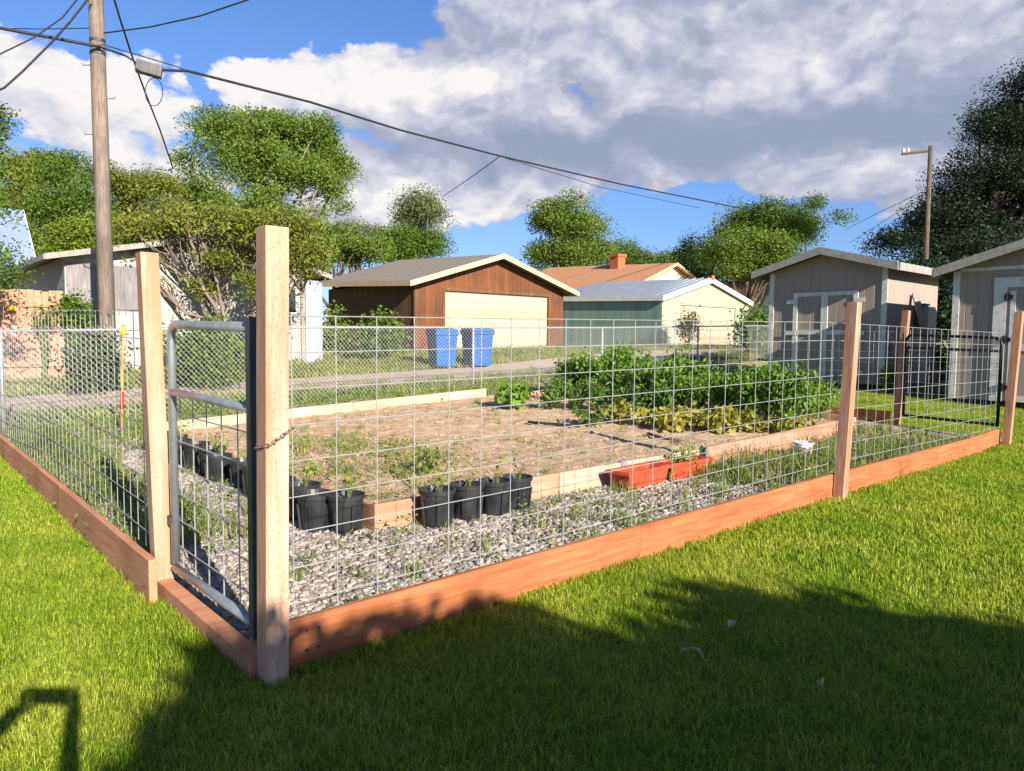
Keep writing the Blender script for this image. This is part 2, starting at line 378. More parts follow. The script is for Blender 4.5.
# ------------------------------------------------------------------ leaf clouds
def leaf_cloud(C, S, rng, aspect=.55, flat=.35, bend=.0):
    """one rhombic leaf per centre, random orientation, flat pulls normals upward"""
    n = len(C)
    a = rng.normal(size=(n, 3)); a[:, 2] *= (1-flat); a /= np.linalg.norm(a, axis=1)[:, None]+1e-9
    b = rng.normal(size=(n, 3)); b -= (b*a).sum(1)[:, None]*a; b /= np.linalg.norm(b, axis=1)[:, None]+1e-9
    S = np.asarray(S)[:, None]
    nrm = np.cross(a, b)
    V = np.stack([C - a*S*.5, C + b*S*.5*aspect + nrm*S*.08, C + a*S*.5, C - b*S*.5*aspect + nrm*S*.08], 1).reshape(-1, 3)
    F = np.arange(4*n).reshape(n, 4)
    return V, F

def wob(P, s, ph):
    return (np.sin(P[:, 0]*s+ph)+np.sin(P[:, 1]*s*1.13+ph*2.1)+np.sin(P[:, 2]*s*1.31+ph*3.3)+np.sin((P[:, 0]+P[:, 2])*s*.71+ph*.7)+np.sin((P[:, 1]-P[:, 2])*s*.57))/5

def tree(name, label, base, lobes, ncl, lpc, leaf, m, trunk_r=.22, bark='bark', seed=1, group=None, cat='tree', sig=.5, gap=-.15, limbs=16, stems=1, lean=(0, 0), trunk_top=.6):
    rng = np.random.default_rng(seed); rr = random.Random(seed)
    if leaf > .2: lpc = int(lpc*4.2); leaf *= .45; ncl = int(ncl*.72); gap += .045
    t = thing(name, label, cat, base, 0, group)
    vol = np.array([l[3]*l[4]*l[5] for l in lobes]); vol = vol**.8; vol /= vol.sum()
    cl = []
    while len(cl) < ncl:
        l = lobes[rng.choice(len(lobes), p=vol)]
        d = rng.normal(size=3); d /= np.linalg.norm(d); r = rng.random()**.42
        p = np.array([l[0]+d[0]*l[3]*r, l[1]+d[1]*l[4]*r, l[2]+d[2]*l[5]*r])
        if wob(p[None]*1.0, 2.6/max(.8, sig*2.2), seed)[0] < gap: continue
        cl.append(p)
    cl = np.array(cl)
    sizes = rng.uniform(.6, 1.25, ncl)
    ctr = np.repeat(cl, lpc, 0)
    dv = rng.normal(size=ctr.shape); dv /= np.linalg.norm(dv, axis=1)[:, None]+1e-9
    C = ctr + dv*(rng.random(len(ctr))**.5*1.75)[:, None]*np.repeat(sizes, lpc)[:, None]*sig*np.array([1, 1, .66])
    C[:, 2] = np.maximum(C[:, 2], .15)
    S = rng.uniform(.6, 1.3, len(C))*leaf
    V, F = leaf_cloud(C, S, rng)
    mesh_np('crown', V, F, m, t)
    zt = max(l[2] for l in lobes)*trunk_top + .4
    mb = MB()
    for s_ in range(stems):
        ox, oy = (rr.uniform(-.5, .5), rr.uniform(-.5, .5)) if stems > 1 else (0, 0)
        pts = []; K = 7
        for i in range(K):
            k = i/(K-1)
            pts.append((ox*k*2+lean[0]*k+rr.uniform(-.08, .08)*zt*.25*k, oy*k*2+lean[1]*k+rr.uniform(-.08, .08)*zt*.25*k, -.15+(zt+.15)*k))
        mb.tube(pts, [trunk_r*(1.25 if i == 0 else 1-.62*i/(K-1)) for i in range(K)], 8)
        order = rng.permutation(ncl)[:limbs//stems]
        for j in order:
            p = cl[j]; k = rr.uniform(.3, 1.0); q = np.array(pts[int(k*(K-1))])
            mid = q*.45+p*.55 + np.array([rr.uniform(-.3, .3), rr.uniform(-.3, .3), -.12*np.linalg.norm(p-q)])
            r0_ = trunk_r*(1-.6*k)*.6
            q1 = q*.75+mid*.25; 
            mb.tube([q, q1, mid, p*.6+mid*.4, p], [r0_, r0_*.8, r0_*.55, r0_*.35, r0_*.15], 5)
    mb.build('trunk', MT[bark], t, smooth=True)
    return t

def lob(px, py, d, rpx, rpy, base, depth_r=None):
    """a crown lobe from its place and size, in metres relative to the tree's base"""
    p = at(px, py, d) - np.array(base)
    rx = rpx*d/FPX; rz = rpy*d/FPX
    return (p[0], p[1], p[2], depth_r or rx, depth_r or rx, rz)

def gbase(px, d):
    p = at(px, 340, d); return np.array([p[0], p[1], gz(p[0], p[1])])

# ------------------------------------------------------------------ scatter (ground cover)
def protos(name, objs):
    c = bpy.data.collections.new(name)
    for o in objs:
        COL.objects.unlink(o); c.objects.link(o)
    return c
def scatter(o, coll, density, smin, smax, seed=0, tilt=.15, anyrot=False):
    ng = bpy.data.node_groups.new('scatter', 'GeometryNodeTree')
    ng.interface.new_socket('Geometry', in_out='INPUT', socket_type='NodeSocketGeometry')
    ng.interface.new_socket('Geometry', in_out='OUTPUT', socket_type='NodeSocketGeometry')
    N = ng.nodes.new; i = N('NodeGroupInput'); out = N('NodeGroupOutput')
    d = N('GeometryNodeDistributePointsOnFaces'); d.inputs['Density'].default_value = density; d.inputs['Seed'].default_value = seed
    ci = N('GeometryNodeCollectionInfo'); ci.inputs[0].default_value = coll; ci.inputs['Separate Children'].default_value = True; ci.inputs['Reset Children'].default_value = True
    ip = N('GeometryNodeInstanceOnPoints'); ip.inputs['Pick Instance'].default_value = True
    rv = N('FunctionNodeRandomValue'); rv.data_type = 'FLOAT_VECTOR'
    a = math.pi if anyrot else tilt
    rv.inputs[0].default_value = (-a, -a, -math.pi); rv.inputs[1].default_value = (a, a, math.pi)
    rs = N('FunctionNodeRandomValue'); rs.data_type = 'FLOAT'; rs.inputs[2].default_value = smin; rs.inputs[3].default_value = smax; rs.inputs['Seed'].default_value = 3
    ng.links.new(i.outputs[0], d.inputs['Mesh']); ng.links.new(d.outputs['Points'], ip.inputs['Points']); ng.links.new(ci.outputs[0], ip.inputs['Instance'])
    ng.links.new(rv.outputs[0], ip.inputs['Rotation']); ng.links.new(rs.outputs[1], ip.inputs['Scale']); ng.links.new(ip.outputs[0], out.inputs[0])
    md = o.modifiers.new('scatter', 'NODES'); md.node_group = ng
    return o

def sheet(name, x0, x1, y0, y1, step, dz, m, kind='structure', mask=None, rough=0, seed=0):
    """a terrain-following sheet; mask(x, y) keeps a cell"""
    nx = max(1, int(round((x1-x0)/step))); ny = max(1, int(round((y1-y0)/step)))
    rng = random.Random(seed); mb = MB(); idx = {}
    def vid(i, j):
        if (i, j) not in idx:
            x = x0+(x1-x0)*i/nx; y = y0+(y1-y0)*j/ny
            idx[(i, j)] = len(mb.v); mb.v.append((x, y, gz(x, y)+dz+rng.uniform(-rough, rough)))
        return idx[(i, j)]
    for i in range(nx):
        for j in range(ny):
            x = x0+(x1-x0)*(i+.5)/nx; y = y0+(y1-y0)*(j+.5)/ny
            if mask and not mask(x, y): continue
            mb.f.append((vid(i, j), vid(i+1, j), vid(i+1, j+1), vid(i, j+1)))
    o = mb.build(name, m, None, smooth=True)
    tag(o, kind=kind); return o

def blade_clump(name, n, h, w, spread, m, seed, lean=.5, curl=.35):
    rr = random.Random(seed); V = []; F = []
    for _ in range(n):
        a = rr.uniform(0, 6.283); r = spread*math.sqrt(rr.random()); x, y = r*math.cos(a), r*math.sin(a)
        hh = h*rr.uniform(.55, 1.15); ww = w*rr.uniform(.7, 1.2); b = rr.uniform(0, 6.283); l = rr.uniform(0, lean); dx, dy = math.cos(b), math.sin(b)
        sx, sy = -dy*ww/2, dx*ww/2; o = len(V)
        p1 = (x+dx*hh*l*.35, y+dy*hh*l*.35, hh*.55); p2 = (x+dx*hh*(l+curl*rr.random()), y+dy*hh*(l+curl*rr.random()), hh*(1-.25*l))
        V += [(x-sx, y-sy, -.01), (x+sx, y+sy, -.01), (p1[0]+sx*.8, p1[1]+sy*.8, p1[2]), (p1[0]-sx*.8, p1[1]-sy*.8, p1[2]), p2]
        F += [(o, o+1, o+2, o+3), (o+3, o+2, o+4)]
    mb = MB(); mb.v = V; mb.f = F
    return mb.build(name, m)

# ================================================================== ground
sheet('ground', -60, 120, -40, 60, 2.5, -.16, MT['dry'])
far = MB(); far.add([(-900, -900, -2), (900, -900, -2), (900, 900, 1.2), (-900, 900, 1.2)], [(0, 1, 2, 3)])
tag(far.build('far_ground', MT['dry']), kind='structure')
def in_yard(x, y): return x > -.05 and x < 10.3 and y > .1
sheet('lawn', -6, 22, -12, 8.5, .25, -.022, MT['lawn'], mask=lambda x, y: (y < .1 or x < 0 or (x > 10.3 and y < 8)))
sheet('gravel_bed', .0, 10.5, .11, 9.0, .3, .006, MT['gravel_base'], rough=.004)
sheet('garden_soil', 1.53, 9.5, 1.72, 7.2, .07, .115, MT['soil'], rough=.017)
sheet('alley', -30, 60, 10.5, 13.0, .5, .012, MT['alley'], rough=.008)

# ================================================================== garden fence
def wires(mb, x0, x1, y, ztop, zbot, rows, dx, r=.0026):
    """cattle panel in local x-z at depth y; ztop(x) gives the top edge"""
    n = int((x1-x0)/dx); 
    for i in range(n+1):
        x = x0 + dx*i + (x1-x0-n*dx)/2
        mb.tube([(x, y, zbot), (x, y, ztop(x)+.004)], r, 5, cap=False)
    for k in range(rows):
        K = 8
        mb.tube([(x0+(x1-x0)*i/K, y+.006, ztop(x0+(x1-x0)*i/K) - .16*k) for i in range(K+1)], r, 5, cap=False)
MIDX, FARX = 5.3, 10.12
ft = thing('garden_fence', 'front run of wire panel fence on three wooden posts above an orange board', 'fence', (0, 0, 0), 0)
def post(x, y, h, m, parent, lx=0, ly=0, w=.095, z0=-.22):
    b = [(x, y, z0), (x+w, y, z0), (x+w, y+w, z0), (x, y+w, z0)]
    tt = [(p[0]+lx, p[1]+ly, h) for p in b]
    return MB().hexa(b, tt).build('post', m, parent, bevel=.004)
tag(post(-.025, .012, 1.835, MT['post'], ft, w=.1, lx=.02, ly=-.012), 'tall pale corner post with incised face')
tag(post(MIDX-.03, 0, 1.735, MT['post_mid'], ft, lx=.09, ly=-.03), 'middle post of the front run')
tag(post(FARX, -.02, 1.80, MT['post_red'], ft, lx=.12, ly=-.05), 'far end post of the front run')
ztop = lambda x: 1.475+.08*min(1, x/MIDX) - .04*max(0, (x-MIDX)/(FARX-MIDX))
p1 = MB(); wires(p1, .1, MIDX+.04, .145, ztop, .1, 9, .213); p1.build('wire_panel', MT['galv'], ft)
p2 = MB(); wires(p2, MIDX+.06, FARX+.06, .147, ztop, .19, 9, .213); p2.build('wire_panel', MT['galv'], ft)
for a, b in ((.1, 2.55), (2.552, MIDX-.003), (MIDX-.001, 7.9), (7.902, FARX+.08)):
    ga, gb = gz(a, 0), gz(b, 0)
    gm = gz((a+b)/2, 0)
    bb = MB()
    for (u0, za_), (u1, zb_) in (((a, ga), ((a+b)/2, gm)), (((a+b)/2, gm), (b, gb))): bb.hexa([(u0, .098, za_-.06), (u1, .098, zb_-.06), (u1, .136, zb_-.06), (u0, .136, za_-.06)], [(u0, .098, za_+.2), (u1, .098, zb_+.2), (u1, .136, zb_+.2), (u0, .136, za_+.2)])
    import bmesh
    ob = bb.build('baseboard', MT['board'], ft)
    bm = bmesh.new(); bm.from_mesh(ob.data); bmesh.ops.remove_doubles(bm, verts=bm.verts, dist=.0005); bm.faces.ensure_lookup_table()
    bad = [f for f in bm.faces if abs(f.calc_center_median().x-(a+b)/2) < .001 and abs(f.normal.x) > .9]
    bmesh.ops.delete(bm, geom=bad, context='FACES_ONLY'); bm.to_mesh(ob.data); bm.free()
    bv = ob.modifiers.new('bev', 'BEVEL'); bv.width = .003; bv.limit_method = 'ANGLE'

for x in (.2, .26, MIDX-.12, MIDX+.16, FARX-.1):
    MB().tube([(x, .0985, gz(x, 0)+.14), (x, .0945, gz(x, 0)+.14)], .006, 8).build('screw_head', MT['dark_steel'], ft)
    MB().tube([(x, .0985, gz(x, 0)+.05), (x, .0945, gz(x, 0)+.05)], .006, 8).build('screw_head', MT['dark_steel'], ft)
# left run, local x runs along world +Y
lt = thing('garden_fence', 'left run of wire panel fence from the silver gate back to the alley', 'fence', (0, 1.45, 0), math.pi/2)
MB().hexa([(0, -.045, -.12), (.095, -.045, -.12), (.095, .05, -.12), (0, .05, -.12)], [(0.0, .0, 1.84), (.095, .0, 1.84), (.095, .095, 1.84), (0, .095, 1.84)]).build('post', MT['post'], lt, bevel=.004)
def ztl(x): return float(np.interp(x, [0, 3.3, 5.4, 7.2], [1.52, 1.60, 1.5, 1.43]))
pl = MB(); wires(pl, .1, 7.0, .03, ztl, .15, 9, .16); pl.build('wire_panel', MT['galv'], lt)
for a, b in ((-.14, 2.3), (2.303, 4.8), (4.803, 7.0)):
    ga, gb = gz(0, 1.45+a), gz(0, 1.45+b)
    MB().hexa([(a, .085, ga-.06), (b, .085, gb-.06), (b, .127, gb-.06), (a, .127, ga-.06)], [(a, .085, ga+.215), (b, .085, gb+.215), (b, .127, gb+.215), (a, .127, ga+.215)]).build('baseboard', MT['board_left'], lt, bevel=.003)
MB().tube([(7.04, .03, -.1), (7.04, .03, 1.43)], .036, 10).build('end_post', MT['galv'], lt, smooth=False)
# far run beyond the black gate
RX, RY = 10.62, 1.55
rt = thing('garden_fence', 'far run of wire panel fence behind the crops, starting at the black gate', 'fence', (RX, RY, gz(RX, RY)), math.pi/2)
MB().hexa([(0, -.045, -.3), (.095, -.045, -.3), (.095, .05, -.3), (0, .05, -.3)], [(-.07, -.085, 1.74), (.025, -.085, 1.74), (.025, .01, 1.74), (-.07, .01, 1.74)]).build('post', MT['post_red'], rt, bevel=.004)
pr = MB(); wires(pr, .1, 6.9, .03, lambda x: 1.42+.01*x, .15, 9, .213); pr.build('wire_panel', MT['galv'], rt)
MB().span((.1, .06, -.25), (6.9, .1, .2)).build('baseboard', MT['board'], rt, bevel=.003)

th = tag(MB().span((-.05, .115, -.16), (.03, 1.44, .015)).build('threshold_board', MT['board_left'], bevel=.006), 'low timber sill lying on the lawn under the silver gate', 'board')

# silver tube gate: local x along +Y, hung between gate post and corner post
g = thing('tube_gate', 'silver galvanised tube gate with wire infill, chained to the tall corner post', 'gate', (.04, .115, 0), math.pi/2)
x1, zt = 1.29, 1.447
fr = MB(); arc = [(x1-.09+.09*math.sin(a), 0, zt-.09+.09*math.cos(a)) for a in np.linspace(0, math.pi/2, 7)]
fr.tube([(.14, 0, zt-.02)] + arc + [(x1, 0, .11)], .0235, 12)
fr.tube([(.15, 0, .1), (x1, 0, .08)], .0235, 12)
fr.build('frame', MT['galv_tube'], g, smooth=True)
MB().tube([(.15, 0, 1.07), (x1, 0, 1.075)], .022, 12).build('middle_rail', MT['galv_tube'], g, smooth=True)
MB().span((.105, -.03, .05), (.16, .03, 1.47)).build('latch_channel', MT['dark_steel'], g, bevel=.004)
gw = MB()
for x in np.linspace(.2, x1-.04, 6): gw.tube([(x, -.028, .09), (x, -.028, 1.06)], .0035, 5, cap=False)
for z in np.arange(.2, 1.05, .15): gw.tube([(.15, -.022, z), (x1-.01, -.022, z)], .0035, 5, cap=False)
gw.build('wire_infill', MT['galv'], g)
for z in (.35, 1.25): MB().box((x1+.02, .0, z), (.05, .06, .05)).tube([(x1+.01, 0, z-.04), (x1+.01, 0, z+.05)], .014, 8).build('hinge', MT['dark_steel'], g)
# chain
def chain(name, label, pts, n, m):
    P = [Vector(p) for p in pts]; seg = [(P[i+1]-P[i]).length for i in range(len(P)-1)]; tot = sum(seg); mb = MB()
    for k in range(n):
        s = tot*(k+.5)/n; i = 0
        while i < len(seg)-1 and s > seg[i]: s -= seg[i]; i += 1
        t = (P[i+1]-P[i]).normalized(); c = P[i]+t*s
        sd = t.cross(Vector((0, 0, 1))).normalized(); up = sd.cross(t); w = sd if k % 2 else up
        l = tot/n*.68
        loop = [c + t*l*math.cos(a) + w*l*.5*math.sin(a) for a in np.linspace(0, 2*math.pi, 11)]
        mb.tube(loop, .0028, 5, cap=False)
    return tag(mb.build(name, m, smooth=True), label, 'chain')
chain('gate_chain', 'short rusty chain wrapped round the corner post and the gate', [(.0, .135, .925), (-.012, .11, .92), (-.014, .02, .935), (-.006, -.012, .945), (.05, -.014, .98), (.10, -.012, 1.01), (.114, .03, 1.0)], 15, MT['rust'])

# black tube gate
e0 = Vector((FARX+.1, .10, 0)); e1 = Vector((RX-.03, RY-.03, 0)); ang = math.atan2(e1.y-e0.y, e1.x-e0.x); ln = (e1-e0).length
bg = thing('tube_gate', 'black painted tube gate with wire infill between the two far posts near the sheds', 'gate', (e0.x, e0.y, .0), ang)
f2 = MB(); zt = 1.45
loop = [(.05, 0, .25)] + [(.05+.1-.1*math.cos(a), 0, zt-.1+.1*math.sin(a)) for a in np.linspace(0, math.pi/2, 6)] + [(ln-.14+.1*math.sin(a), 0, zt-.06+.1*math.cos(a)-.04+.04) for a in np.linspace(0, math.pi/2, 6)] + [(ln-.04, 0, .27)]
f2.tube(loop, .021, 10); f2.tube([(.05, 0, .27), (ln-.04, 0, .27)], .021, 10); f2.build('frame', MT['blackpaint'], bg, smooth=True)
MB().tube([(.05, 0, 1.27), (ln-.04, 0, 1.3)], .018, 10).build('middle_rail', MT['blackpaint'], bg, smooth=True)
w2 = MB()
for x in np.arange(.1, ln-.05, .16): w2.tube([(x, -.02, .25), (x, -.02, 1.56)], .0034, 5, cap=False)
for z in np.arange(.3, 1.57, .16): w2.tube([(.04, -.026, z), (ln-.04, -.026, z)], .0034, 5, cap=False)
w2.build('wire_infill', MT['galv'], bg)

# ================================================================== chain link fence along the alley
cf = thing('chain_link_fence', 'long chain link fence with silver rail between the garden and the alley', 'fence', (0, 9.0, 0))
cxs = [.12, 4.15, 8.2, 12.2, 16.2, 20.2]; ctop = [1.42, 1.54, 1.6, 1.66, 1.76, 1.85]
ct = lambda x: float(np.interp(x, cxs, ctop))
cb = lambda x: gz(x, 9.0)+.03
for x in cxs: MB().tube([(x, .03, gz(x, 9)-.1), (x, .03, ct(x)+.02)], .027, 10).build('post', MT['galv'], cf, smooth=True)
MB().tube([(x, .03, ct(x)) for x in cxs], .02, 8).build('top_rail', MT['galv'], cf, smooth=True)
cm = MB(); st = .078
for k in range(int(20.1/st)+20):
    for sg in (1, -1):
        x0 = .12 + (k-18)*st if sg > 0 else .12 + k*st
        za, zb = cb(max(.12, min(20.2, x0))), ct(max(.12, min(20.2, x0)))
        hgt = zb-za; xa, xb = x0, x0+sg*hgt*.95
        pa, pb = [xa, za], [xb, zb+.02]
        lo, hi = .12, 20.2
        if max(xa, xb) < lo or min(xa, xb) > hi: continue
        def clip(p, q):
            for lim, c in ((lo, 1), (hi, -1)):
                if (p[0]-lim)*c < 0:
                    t = (lim-p[0])/(q[0]-p[0]); p = [lim, p[1]+(q[1]-p[1])*t]
            return p
        A, B = clip(pa, pb), clip(pb, pa)
        cm.tube([(A[0], .002*sg, A[1]), (B[0], .002*sg, B[1])], .0021, 3, cap=False)
cm.build('wire_mesh', MT['chainlink'], cf)

# ================================================================== raised bed
bd = thing('raised_bed', 'long raised garden bed framed by pale timber boards', 'raised bed', (1.5, 1.7, 0))
def bedboard(xa, ya, xb, yb, h, m, t=.042):
    v = Vector((xb-xa, yb-ya, 0)); ln = v.length; d = v.normalized(); n = Vector((-d.y, d.x, 0))*t
    o = bpy.data.objects.new('x', None); bpy.data.objects.remove(o)
    za, zb = gz(xa+1.5, ya+1.7), gz(xb+1.5, yb+1.7)
    mb = MB().hexa([(0, 0, -.06), (ln, 0, zb-za-.06), (ln, t, zb-za-.06), (0, t, -.06)], [(0, 0, h), (ln, 0, zb-za+h), (ln, t, zb-za+h), (0, t, h)])
    ob = mb.build('board', m, bd, bevel=.004); ob.location = (xa, ya, za); ob.rotation_euler = (0, 0, math.atan2(d.y, d.x)); return ob
bedboard(0, 0, 1.9, 0, .2, MT['bed']); bedboard(1.905, .0, 2.75, 0, .2, MT['bed_pale']); bedboard(2.84, .01, 4.15, .01, .2, MT['bed_pale'])
bedboard(4.25, .015, 8.0, .02, .205, MT['bed'])
bedboard(0, 2.6, 0, .045, .19, MT['bed']); bedboard(0, 5.4, 0, 2.605, .19, MT['bed_pale'])
bedboard(0, 5.45, 2.9, 5.5, .25, MT['bed_pale']); bedboard(2.905, 5.5, 5.6, 5.55, .25, MT['bed_pale']); bedboard(5.9, 5.0, 6.6, 5.05, .2, MT['bed'])
bedboard(8.05, .05, 8.05, 2.7, .2, MT['bed']); bedboard(8.05, 2.705, 8.05, 5.5, .2, MT['bed'])
for x in (2.79, 4.2): MB().span((x-.045, -.005, -.06), (x+.045, .04, .2)).build('stake', MT['greywood'], bd, bevel=.003)

# ================================================================== pots and planters
def pot(label):
    t = thing('nursery_pot', label, 'plant pot', (0, 0, 0))
    h, r0_, r1 = .285, .105, .135
    b = MB().lathe([(r0_*.9, 0), (r0_, .01), (r1-.008, h-.035), (r1-.006, h-.034), (r1+.004, h-.03), (r1+.004, h), (r1-.006, h), (r1-.014, h-.04), (r0_-.002, .02)], n=28, cap1=True)
    for k in range(6):
        a = k*math.pi/3; b.box(((r0_+.018)*math.cos(a), (r0_+.018)*math.sin(a), .11), (.012, .02, .2), rz=a, ry=math.atan((r1-r0_)/h))
    b.build('body', MT['blackpot'], t, smooth=False, bevel=0)
    s = MB().lathe([(.126, h-.06), (.09, h-.045), (.0001, h-.035)], n=16, cap0=False, cap1=False); s.build('soil', MT['potsoil'], t)
    return t
pg = pot('black nursery pot of dry soil, first of four along the front board')
pg['group'] = 'black nursery pots lined up around the raised bed'
labs = ['black nursery pot of dry soil, second of four along the front board', 'black nursery pot of dry soil, third of four along the front board', 'black nursery pot of dry soil, last of four along the front board, beside the weeds']
fp = [(432, 525), (463, 519), (491, 514), (515, 509)]
POTS = []
for i, (px, py) in enumerate(fp):
    p = gpt(px, py); p[1] = 1.53+.02*(i % 2); p[2] = gz(p[0], p[1])+.005
    if i == 0: pg.location = tuple(p); POTS.append(pg)
    else: POTS.append(dup(pg, p, i*.7, labs[i-1], 1-.015*i))
lp = [(346, 533, 1.0, 'black nursery pot at the near corner of the raised bed'), (316, 531, .98, 'black nursery pot just left of the one at the bed corner'), (303, 520, .98, 'black nursery pot half hidden behind the tall corner post'),
      (279, 512, .95, 'black nursery pot behind the tall corner post')]
for px, py, s, lb in lp:
    p = gpt(px, py); p[2] += .005; POTS.append(dup(pg, p, px, lb, s))
for i, y in enumerate(np.linspace(3.35, 6.15, 8)):
    lb = ['black nursery pot seen through the gate beside its dark latch channel'] + ['%s black nursery pot from the latch channel, in the row seen through the gate' % w for w in ('second', 'third', 'fourth', 'fifth', 'sixth', 'seventh')] + ['black nursery pot at the far end of the row seen through the gate']
    x = 1.3+.05*math.sin(i*2.3); POTS.append(dup(pg, (x, y, gz(x, y)+.005), i, lb[i], .95+.04*math.sin(i*5)))
# dried sprouts standing in the pots
sp = thing('dry_sprout', 'dry brown sprout standing in a black nursery pot', 'dead plant', (0, 0, 0), 0, 'dry sprouts in the nursery pots')
sm = MB(); rr = random.Random(4)
for k in range(5):
    a = rr.uniform(0, 6.28); l = rr.uniform(.08, .17); q = (math.cos(a)*l*.5, math.sin(a)*l*.5, l)
    sm.tube([(0, 0, -.02), (q[0]*.3, q[1]*.3, l*.6), q], [.004, .003, .002], 4)
sm.build('stem', MT['stem'], sp)
C_ = np.array([[rr.gauss(0, .05), rr.gauss(0, .05), rr.uniform(.05, .17)] for _ in range(16)]); V, F = leaf_cloud(C_, np.full(16, .05), np.random.default_rng(2)); mesh_np('leaves', V, F, MT['drygrass'], sp)
first = True
for i, pt in enumerate(POTS):
    if i in (5, 8, 9, 12): continue
    l = (pt.location[0]+.03, pt.location[1], pt.location[2]+.245)
    if first: sp.location = l; first = False
    else: dup(sp, l, i*1.7)

def planter(label, loc, rz):
    t = thing('planter_box', label, 'planter', loc, rz, 'red planter boxes against the raised bed')
    l, w, h = .68, .25, .165
    k = .84
    ob = [(-l/2*k, -w/2*k, 0), (l/2*k, -w/2*k, 0), (l/2*k, w/2*k, 0), (-l/2*k, w/2*k, 0)]; ot = [(-l/2, -w/2, h), (l/2, -w/2, h), (l/2, w/2, h), (-l/2, w/2, h)]
    q = .018
    it = [(-l/2+q, -w/2+q, h), (l/2-q, -w/2+q, h), (l/2-q, w/2-q, h), (-l/2+q, w/2-q, h)]; ib = [(x*k, y*k, .03) for x, y, z in it]
    mb = MB(); mb.add(ob+ot+it+ib, [(3, 2, 1, 0), (0, 1, 5, 4), (1, 2, 6, 5), (2, 3, 7, 6), (3, 0, 4, 7), (4, 5, 9, 8), (5, 6, 10, 9), (6, 7, 11, 10), (7, 4, 8, 11), (8, 9, 13, 12), (9, 10, 14, 13), (10, 11, 15, 14), (11, 8, 12, 15), (12, 13, 14, 15)])
    mb.build('body', MT['terracotta'], t, bevel=.006)
    rm = MB(); e = .012
    for lo, hi in (((-l/2-e, -w/2-e, h-.035), (l/2+e, -w/2+.001, h-.002)), ((-l/2-e, w/2-.001, h-.035), (l/2+e, w/2+e, h-.002)), ((-l/2-e, -w/2, h-.034), (-l/2+.001, w/2, h-.003)), ((l/2-.001, -w/2, h-.034), (l/2+e, w/2, h-.003))): rm.span(lo, hi)
    rm.build('rim', MT['terracotta'], t, bevel=.004)
    MB().span((-l/2*.88, -w/2*.84, .03), (l/2*.88, w/2*.84, .085)).build('soil', MT['potsoil'], t)
    return t
pa = gpt(628, 484); planter('empty red planter box, the nearer of two against the bed boards', (pa[0], 1.49, .008), .07)
pb = gpt(681, 472); pb[0] = pa[0]+.71
planter('red planter box with green sprouts, the farther of two against the bed boards', (pb[0], 1.5, .008), -.03)
PB = (pb[0], 1.5)
bk = gpt(803, 459)
t = thing('bucket', 'small white plastic bucket with red print lying in the weeds by the bed', 'bucket', (bk[0], bk[1], bk[2]))
MB().lathe([(.085, 0), (.11, .2), (.114, .2), (.114, .185), (.118, .185), (.118, .205), (.106, .205), (.08, .015)], n=24).build('body', MT['whitebucket'], t)
lb_ = MB()
for a0, z0, z1 in ((3.3, .06, .13), (3.75, .05, .11), (4.15, .07, .14)):
    vs = []; 
    for z in (z0, z1):
        for k in range(5): 
            a = a0+.3*k/4; r = .0865+.025*z/.2+.0022; vs.append((r*math.cos(a), r*math.sin(a), z))
    lb_.add(vs, [(k, k+1, k+6, k+5) for k in range(4)])
lb_.build('print', MT['redprint'], t)
MB().tube([(.118*math.cos(a), .118*math.sin(a)*.3-.09, .19-.05*abs(math.sin(a))) for a in np.linspace(math.pi, 2*math.pi, 12)], .003, 5).build('handle', MT['galv'], t)

sv = gpt(122, 437)
t = thing('shovel', 'long shovel with orange shaft and red grip standing in gravel by the left fence', 'shovel', (sv[0], sv[1], sv[2]))
hd = MB().tube([(0, 0, .12), (.03, .04, .75), (.07, .1, 1.36)], [.019, .018, .017], 10); hd.build('shaft', MT['handle'], t, smooth=True)
MB().tube([(.0125, .016, .37), (.023, .03, .6)], .024, 10).build('grip', MT['redgrip'], t, smooth=True)
MB().tube([(.07, .1, 1.36), (.075, .107, 1.47)], .03, 10).build('end_cap', MT['yellow'], t, smooth=True)
bl = MB(); vs = []
for z, w, y in ((-.14, .03, .0), (-.08, .08, .01), (.03, .105, .0), (.1, .1, -.01), (.13, .03, 0), (.2, .022, .005)):
    vs += [(-w, y, z), (0, y+.03, z), (w, y, z)]
fs = []
for i in range(5):
    for j in range(2): fs.append((i*3+j, i*3+j+1, i*3+j+4, i*3+j+3))
bl.add(vs, fs); o = bl.build('blade', MT['steel'], t); o.modifiers.new('s', 'SOLIDIFY').thickness = .004

